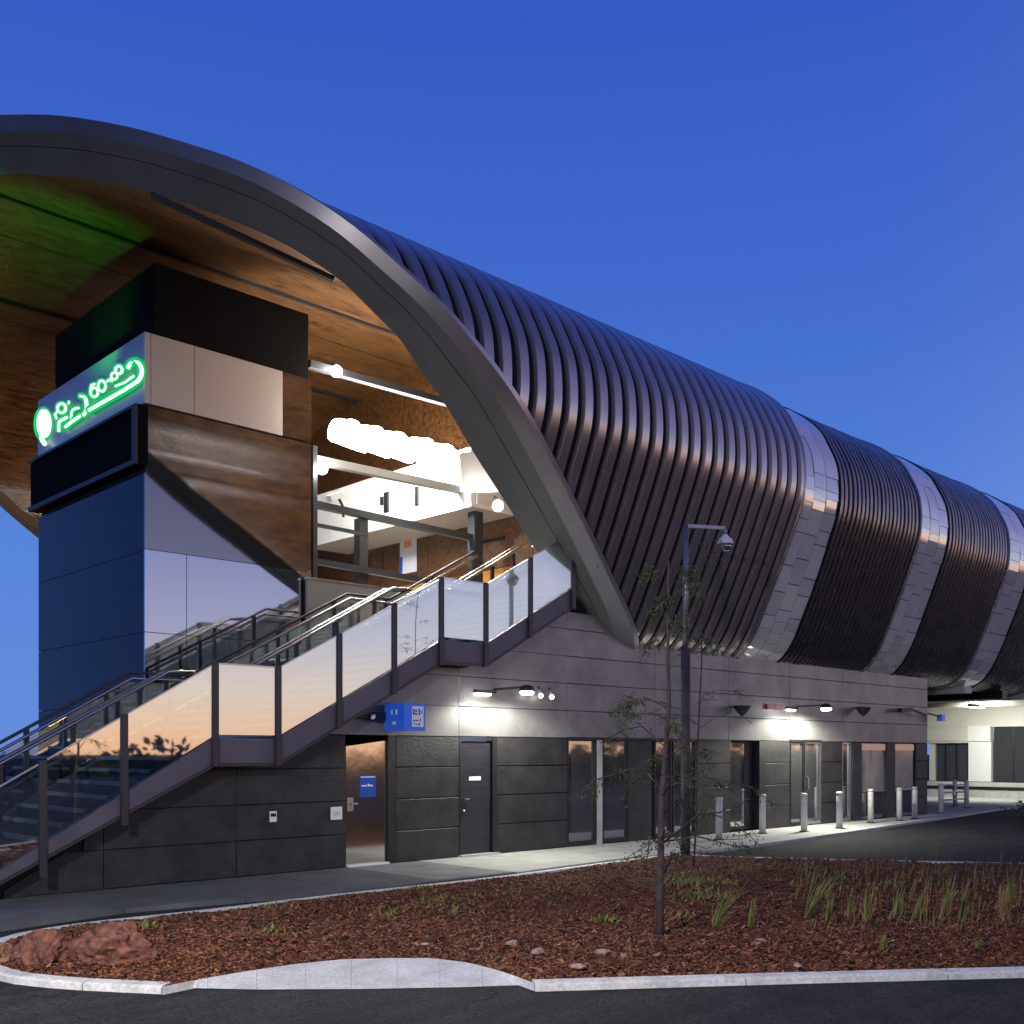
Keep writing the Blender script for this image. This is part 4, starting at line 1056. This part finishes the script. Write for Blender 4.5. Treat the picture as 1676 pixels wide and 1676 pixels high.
# ================================================================== BOLLARDS
bd = [(1177,1374,'weathered bollard nearest the lamp pole'),(1248,1364,'bollard in front of the dark recess of the wall'),(1316,1361,'bollard standing before the glass door'),(1374,1356,'bollard with a dark foot right of the glass door'),(1425,1347,'bollard before the pair of service windows'),(1472,1343,'left bollard of the close pair before the far service window'),(1497,1340,'right bollard of the close pair before the far service window'),(1540,1331,'bollard just past the wall corner, left of the rack'),(1563,1318,'bollard set back behind the rack rails'),(1582,1322,'last bollard at the right end of the row')]
b0 = None
for i, (px, py, lab) in enumerate(bd):
    p = onZ(px, py, 0)
    if b0 is None:
        b0 = thing('bollard', p, lab, 'bollard', 'bollards along the footpath edge')
        m = MB(); m.lathe((0,0,0), [(.075,0),(.075,.80),(.062,.83)], 16); link('post', m.mesh('post', M['bollard']), b0, (0,0,0))
        m = MB(); m.lathe((0,0,.831), [(.075,0),(.08,.02),(.08,.05),(.055,.07)], 16); link('cap', m.mesh('cap', M['bollard']), b0, (0,0,0))
        m = MB(); m.lathe((0,0,0), [(.12,0),(.12,.012),(.09,.02)], 16); link('base_plate', m.mesh('base_plate', M['column']), b0, (0,0,0))
    else: copy_thing(b0, p, R.uniform(0,3), lab)
p0 = onZ(1543,1322,0); p1 = onZ(1580,1319,0); t = thing('bike_rack', p0, 'low grey rail rack between the last bollards past the corner', 'rack')
for h in (.25,.5,.75):
    m = MB(); m.tube([p0+Vector((0,0,h)), p1+Vector((0,0,h))], .03, 6); m.build('rail', M['steel'], t)
for f in (0,.5,1):
    q = p0.lerp(p1, f); m = MB(); m.tube([q, q+Vector((0,0,.8))], .035, 8); m.build('post', M['steel'], t)

# ================================================================== CAMERA POLE
pb = onZ(1122, 1400, .02); dist = math.hypot(pb.x, pb.y)
def on_dist(px, py, base):   # point above the ground spot, same range
    r = ray(px, py); tt = (base.x*CU + base.y*SU); return Vector((r[0]*tt, r[1]*tt, EYE+r[2]*tt))
t = thing('camera_pole', pb, 'tall grey pole with a short arm carrying a dome camera', 'pole')
p1 = on_dist(1122,1060,pb); p2 = on_dist(1127,858,pb); pa = on_dist(1187,866,pb); pd = on_dist(1190,884,pb)
m = MB(); m.tube([pb, Vector((pb.x,pb.y,p1.z))], .085, 14); m.build('lower_pole', mat('pole_dark', (.085,.075,.080), .6, .2, col2=(.05,.045,.05), ns=5), t)
m = MB(); m.tube([Vector((pb.x,pb.y,p1.z)), Vector((pb.x,pb.y,p2.z))], .05, 12); m.build('upper_pole', M['pole'], t)
top_ = Vector((pb.x,pb.y,p2.z)); m = MB(); m.beam(top_-Vector((0,0,.03)), Vector((pa.x,pa.y,p2.z-.07)), .05, .06); m.tube([Vector((pa.x,pa.y,p2.z-.08)), Vector((pa.x,pa.y,p2.z-.18))], .03, 8); m.build('arm', M['pole'], t)
c = Vector((pa.x,pa.y,p2.z-.20)); m = MB(); m.lathe(c, [(.14,-.16),(.15,-.13),(.12,-.07),(.06,-.02),(.04,.02)], 16); m.build('housing', M['white'], t)
m = MB(); m.lathe(c, [(.01,-.29),(.07,-.27),(.11,-.22),(.12,-.165)], 16); m.build('dome', M['pane'], t)

# ================================================================== PLANTS AND ROCKS
import bmesh
def rock(name, c, rx, ry, rz, seed, mt, label, cat='boulder', group=None, sub=4, amp=.35):
    bm = bmesh.new(); bmesh.ops.create_icosphere(bm, subdivisions=sub, radius=1)
    for v in bm.verts:
        p = v.co.copy(); d_ = NZ.noise(p*1.3+Vector((seed*3.1,seed,0)))*amp + NZ.noise(p*3.2+Vector((0,seed*2.3,5)))*amp*.4 + NZ.noise(p*7+Vector((seed,1,5)))*amp*.30 + abs(NZ.noise(p*2.2+Vector((seed,7,2))))*amp*.3 + NZ.noise(p*15+Vector((3,seed,5)))*amp*.14
        # facet
        p = p*(1+d_); v.co = Vector((p.x*rx, p.y*ry, max(p.z*rz, -rz*.45)))
    me = bpy.data.meshes.new(name); bm.to_mesh(me); bm.free(); me.materials.append(mt)
    o = link(name, me, None, c); o.rotation_euler = (0,0,seed); return tag(o, label, cat, group)
c = onZ(70,1572,.02); rock('boulder', c+Vector((0,0,.07)), .23,.21,.19, 1.3, M['rock'], 'left of the two red boulders in the tip of the mulch bed')
c = onZ(178,1572,.02); rock('boulder', c+Vector((0,0,.08)), .33,.19,.22, 5.5, M['rock'], 'larger right red boulder beside its neighbour in the mulch bed', amp=.38)
c = onZ(8,1568,.02); rock('boulder', c+Vector((-.03,0,.03)), .16,.12,.10, 4.4, mat('tan_rock', (.30,.17,.09), .85, col2=(.18,.09,.05), ns=5, bump=.6), 'low tan boulder at the very tip of the bed by the left edge')
stones = [(840,1545),(852,1538),(880,1558),(985,1560),(1020,1565),(1245,1540),(1370,1537),(1545,1540),(1240,1545),(1590,1520),(1655,1535),(800,1535),(1010,1548),(1330,1525),(695,1545),(1305,1580),(945,1582),(1480,1545)]
wh = ['beside the pale litter left of the trunk','just above the largest pale litter','right of the pale litter','left of the sapling foot','under the sapling foot','behind the right kerb','among the strappy plants','near the right edge plants','close to the second plant','below the leaning straw','at the right edge','left in the middle of the bed','near the trunk','behind the tufts','nearest the ramp slab','close to the front kerb','in front of the trunk','below the middle tufts']
for i, (px, py) in enumerate(stones):
    c = onZ(px, py, .05); s = R.uniform(.02,.05) if i > 3 else .06
    o = rock('stone', c, s*1.7, s, s*.6, i*1.7+.4, M['lime'], 'small pale stone on the red mulch, '+wh[i], 'stone', 'pale stones on the mulch', sub=2, amp=.4)
def blades(base, n, h, spread, lean, mb, w=.012, mi=0):
    for k in range(n):
        a = R.uniform(0,6.28); r0 = R.uniform(0,.03); L = h*R.uniform(.55,1.1)
        dirv = Vector((math.cos(a)*spread*R.random()+lean[0], math.sin(a)*spread*R.random()+lean[1], 1)).normalized()
        p = base+Vector((math.cos(a)*r0, math.sin(a)*r0, 0)); side = Vector((-math.sin(a+.6), math.cos(a+.6), 0))*w*R.uniform(.6,1.2)
        pts = [p, p+dirv*L*.4, p+dirv*L*.75+Vector((dirv.x,dirv.y,-.1))*L*.1, p+dirv*L+Vector((dirv.x*1.2,dirv.y*1.2,-.25))*L*.22]
        ww = [1,.95,.7,.05]
        for j in range(3): mb.poly([pts[j]-side*ww[j], pts[j]+side*ww[j], pts[j+1]+side*ww[j+1], pts[j+1]-side*ww[j+1]], mi)
right = Vector((SU, -CU, 0))   # picture right in the world
tufts = [(1168,1522,.62,.5,.55,'strappy plant leaning right with a straw coloured foot, nearest the sapling'),(1227,1522,.42,.15,.15,'upright bright green strappy plant second from the sapling'),(1318,1508,.75,.55,.8,'tall yellow stemmed grass leaning right behind the pale stones'),(1354,1518,.36,.1,.15,'narrow dark green tuft right of the leaning yellow grass'),(1386,1508,.34,.25,.3,'yellow green tuft in the middle of the row'),(1418,1516,.48,.1,.3,'broad tuft with a pale withered foot'),(1464,1508,.42,.25,.15,'slender upright tuft right of the broad one'),(1500,1508,.48,.25,.15,'tallest green tuft with a pale stone at its foot'),(1540,1508,.46,.35,.4,'wide yellow green tuft fanning right'),(1572,1500,.36,.2,.3,'dull green tuft behind the wide one'),(1640,1505,.45,.05,.3,'brownish dry tuft close to the right edge'),(1446,1560,.20,.0,.4,'tiny tuft alone in front of the row'),(1602,1558,.15,0,.4,'low grey tuft near the front kerb'),(1655,1480,.4,.1,.3,'dark tuft at the right border')]
for i, (px, py, h, ln, sp, lab) in enumerate(tufts):
    c = onZ(px, py, .03); t = thing('grass_tuft', c, lab, 'plant', 'strappy plants in the mulch bed')
    m = MB(); blades(c, 22, h*.9, sp*.40, (right.x*ln*.8, right.y*ln*.8), m, .006); m.build('blades', M['blade'] if i not in (10,) else M['straw'], t)
    m = MB(); blades(c, 10, h*.6, sp*1.1, (right.x*ln, right.y*ln), m, .007); m.build('dry_blades', M['straw'], t)
# dry grass at the right
m = MB()
for k in range(620):
    px = 1290+400*R.random()**.8; py = R.uniform(1418,1525)
    c = onZ(px, py, .05)
    if not inside(c.x, c.y, bedpoly): continue
    blades(c, 1, R.uniform(.10,.42), .35, (right.x*.15, right.y*.15), m, .004, 0 if R.random() < .45 else 1)
tag(m.build('dry_grass', [M['blade'], M['straw']]), 'thin dry grass standing in the right half of the mulch bed', 'grass', kind='stuff')
# creeping weeds
m = MB()
for (px, py, n, s) in ((690,1460,60,.25),(725,1480,110,.4),(745,1498,30,.12),(920,1458,60,.4),(1140,1445,360,.5),(1150,1470,200,.4),(990,1510,60,.15),(245,1520,25,.12),(445,1530,30,.15),(650,1500,40,.3),(840,1470,60,.5),(1230,1420,120,.7),(1120,1500,60,.3),(450,1490,30,.2),(1400,1440,160,1.3),(1560,1450,130,1.3)):
    c = onZ(px, py, .05)
    for k in range(n):
        q = c+Vector((R.gauss(0,s*.6), R.gauss(0,s*.6), R.uniform(-.01,.03)))
        blades(q, 1, R.uniform(.03,.12), .9, (0,0), m, .010, 0 if R.random() < .8 else 1)
tag(m.build('weeds', [M['blade'], M['straw']]), 'low green and straw coloured weeds creeping over the mulch', 'weeds', kind='stuff')
# saplings
def sapling(px, py, lab, H, lean, seed, nleaf, droop, trunk_r=.035, crown=(0.35,1.0), spread=1.0, brown=.12, ls=1.0, at=None):
    r = random.Random(seed); c = onZ(px, py, .02) if at is None else Vector((*at, ROAD)); t = thing('sapling', c, lab, 'tree')
    bmx = MB(); pts = []
    for k in range(9):
        f = k/8; pts.append(c+Vector((lean[0]*f + r.uniform(-.03,.03)*(k>0), lean[1]*f + r.uniform(-.03,.03)*(k>0), H*f)))
    bmx.tube(pts, trunk_r, 8, r1=.008); bmx.build('trunk', M['bark'], t)
    br = MB(); lf = MB(); tips = []
    for k in range(26):
        f = crown[0]+(crown[1]-crown[0])*r.random()**.9; i = min(7, int(f*8)); p = pts[i].lerp(pts[i+1], f*8-i)
        a = r.uniform(0,6.28); L = H*.30*spread*(1.25-f)*r.uniform(.5,1.2); up = r.uniform(.2,1.0)*(1-droop*.4)
        q1 = p+Vector((math.cos(a),math.sin(a),up))*L*.5; q2 = q1+Vector((math.cos(a+r.uniform(-.4,.4)),math.sin(a+r.uniform(-.4,.4)),up*.3-droop*.6))*L*.5; q3 = q2+Vector((math.cos(a),math.sin(a),-droop*1.3))*L*.35
        br.tube([p,q1,q2,q3], trunk_r*.28*(1.2-f), 5, r1=.003)
        tips += [(q1,q2),(q2,q3),(q2,q3)]
        for s2 in range(2):
            b2 = a+r.uniform(-1.2,1.2); e = q1.lerp(q2, r.random()); e2 = e+Vector((math.cos(b2),math.sin(b2),r.uniform(-.3,.6)-droop*.3))*L*.4; br.tube([e,e2], .004, 4); tips.append((e,e2))
    tag(br.build('branches', M['bark'], t), kind='stuff')
    for k in range(nleaf):
        a, b = r.choice(tips); p = a.lerp(b, r.random())+Vector((r.gauss(0,.035),r.gauss(0,.035),r.gauss(0,.035)))
        d1 = Vector((r.uniform(-1,1),r.uniform(-1,1),r.uniform(-1.6,.3))).normalized(); sd = d1.cross(Vector((r.uniform(-1,1),r.uniform(-1,1),r.uniform(-1,1)))).normalized()
        L = r.uniform(.028,.060)*ls; w = L*(.14 if ls == 1 else .3)
        lf.poly([p, p+d1*L*.5+sd*w, p+d1*L, p+d1*L*.5-sd*w], 1 if r.random() < brown else 0)
    lf.build('crown', [M['leaf'], M['leaf2']], t)
sapling(1080, 1540, 'slim young tree with a leaning trunk standing in the mulch before the pole', 3.7, (.12,-.02), 5, 3300, .55, .042, (.14,.97), .85)
sapling(1135, 1420, 'second young tree with wiry bare branches right behind the pole', 5.2, (.15,-.15), 11, 420, .3, .018, (.25,1.0), .50, .35)
for i, (x, y, h) in enumerate(((33,-1,4.2),(34.9,-1.6,3.8),(38.3,-1,4.4),(42,-2,3.9),(46,-3,4.6),(53,-4,5.0))):
    sapling(838, 1500, ['first','second','third','fourth','fifth','sixth'][i]+' leafy tree across the road from the shop windows, counting from the stair', h, (0,0), 40+i, 2600, .2, .07, (.08,1.0), 1.0, .1, 3.2, at=(x,y))
# leafy twig reaching in from the right edge
c = onZ(1700, 1420, .02); t = thing('shrub', c, 'dark leafy branch reaching into view from the right edge', 'shrub')
m = MB(); m2 = MB()
stem = [c, on_dist(1705,1350,c), on_dist(1690,1325,c)]; m.tube(stem, .02, 6)
for k in range(14):
    e = on_dist(R.uniform(1640,1720), R.uniform(1305,1360), c)+Vector((R.uniform(-.3,.3),R.uniform(-.3,.3),0)); s = stem[2] if k%2 else stem[1]; m.tube([s, s.lerp(e,.5)+Vector((0,0,.05)), e], .006, 4)
    for j in range(60):
        p = s.lerp(e, R.uniform(.3,1))+Vector((R.gauss(0,.05),R.gauss(0,.05),R.gauss(0,.04))); d1 = Vector((R.uniform(-1,1),R.uniform(-1,1),R.uniform(-1,.5))).normalized(); sd = d1.orthogonal().normalized(); L = .07
        m2.poly([p, p+d1*L*.5+sd*L*.2, p+d1*L, p+d1*L*.5-sd*L*.2])
tag(m.build('branches', M['bark'], t), kind='stuff'); m2.build('foliage', M['leaf'], t)

# ================================================================== BEHIND THE CAMERA (seen in the reflections)
m = MB(); rr = random.Random(3)
for k in range(150):
    az = math.radians(rr.uniform(-110, -5)); dd = rr.uniform(55, 95); h = rr.uniform(.9,1.9) if rr.random() < .86 else rr.uniform(2.4,4.2)
    c = Vector((math.cos(az)*dd, math.sin(az)*dd, 0)); w = h*rr.uniform(.8,1.6)
    for j in range(90):
        a = rr.uniform(0,6.28); q = rr.random()**.5; p = c+Vector((math.cos(a)*w*q, math.sin(a)*w*q, h*rr.random()*math.sqrt(max(0,1-q*q*.8))))
        s = rr.uniform(.25,.6); e = Euler((rr.uniform(0,6),rr.uniform(0,6),0)).to_matrix(); m.poly([p+e@Vector((-s,0,0)), p+e@Vector((0,-s*.6,0)), p+e@Vector((s,0,0)), p+e@Vector((0,s*.6,0))])
tag(m.build('far_bushes', M['hedge']), 'dark scrub along the far side of the road behind the viewer', 'bushes', kind='stuff')
for i, (x, y, h) in enumerate(((-3.0,2.6,4.9),(36,2.5,8))):  # far lamp stands unseen where it lights the mirrored trees
    t = thing('street_lamp', (x,y,ROAD), ['tall street lamp lighting the near road and the bed, behind the viewer','unseen street lamp placed to light the trees mirrored in the shop windows'][i], 'street lamp', 'street lamps along the road')
    m = MB(); m.tube([(x,y,ROAD),(x,y,h)], .08, 10, r1=.05); m.build('post', M['pole'], t)
    m = MB(); m.tube([(x,y,h),(x+.5,y+.2,h+.3),(x+1.2,y+.5,h+.35)], .04, 8); m.build('arm', M['pole'], t)
    m = MB(); m.box(x+1.0, x+1.7, y+.35, y+.65, h+.30, h+.42); m.build('head', M['column'], t)
    m = MB(); m.box(x+1.05, x+1.65, y+.38, y+.62, h+.27, h+.297); m.build('lens', M['lampdim'], t)
    lamp('AREA', 'street_lamp_glow', (x+1.35, y+.5, h+.22), 1350 if i == 0 else 1300, (1,.95,.88), .5, (x+1.35+ (2.2 if i==0 else 2), y+.5+(3 if i==0 else -7), 0))
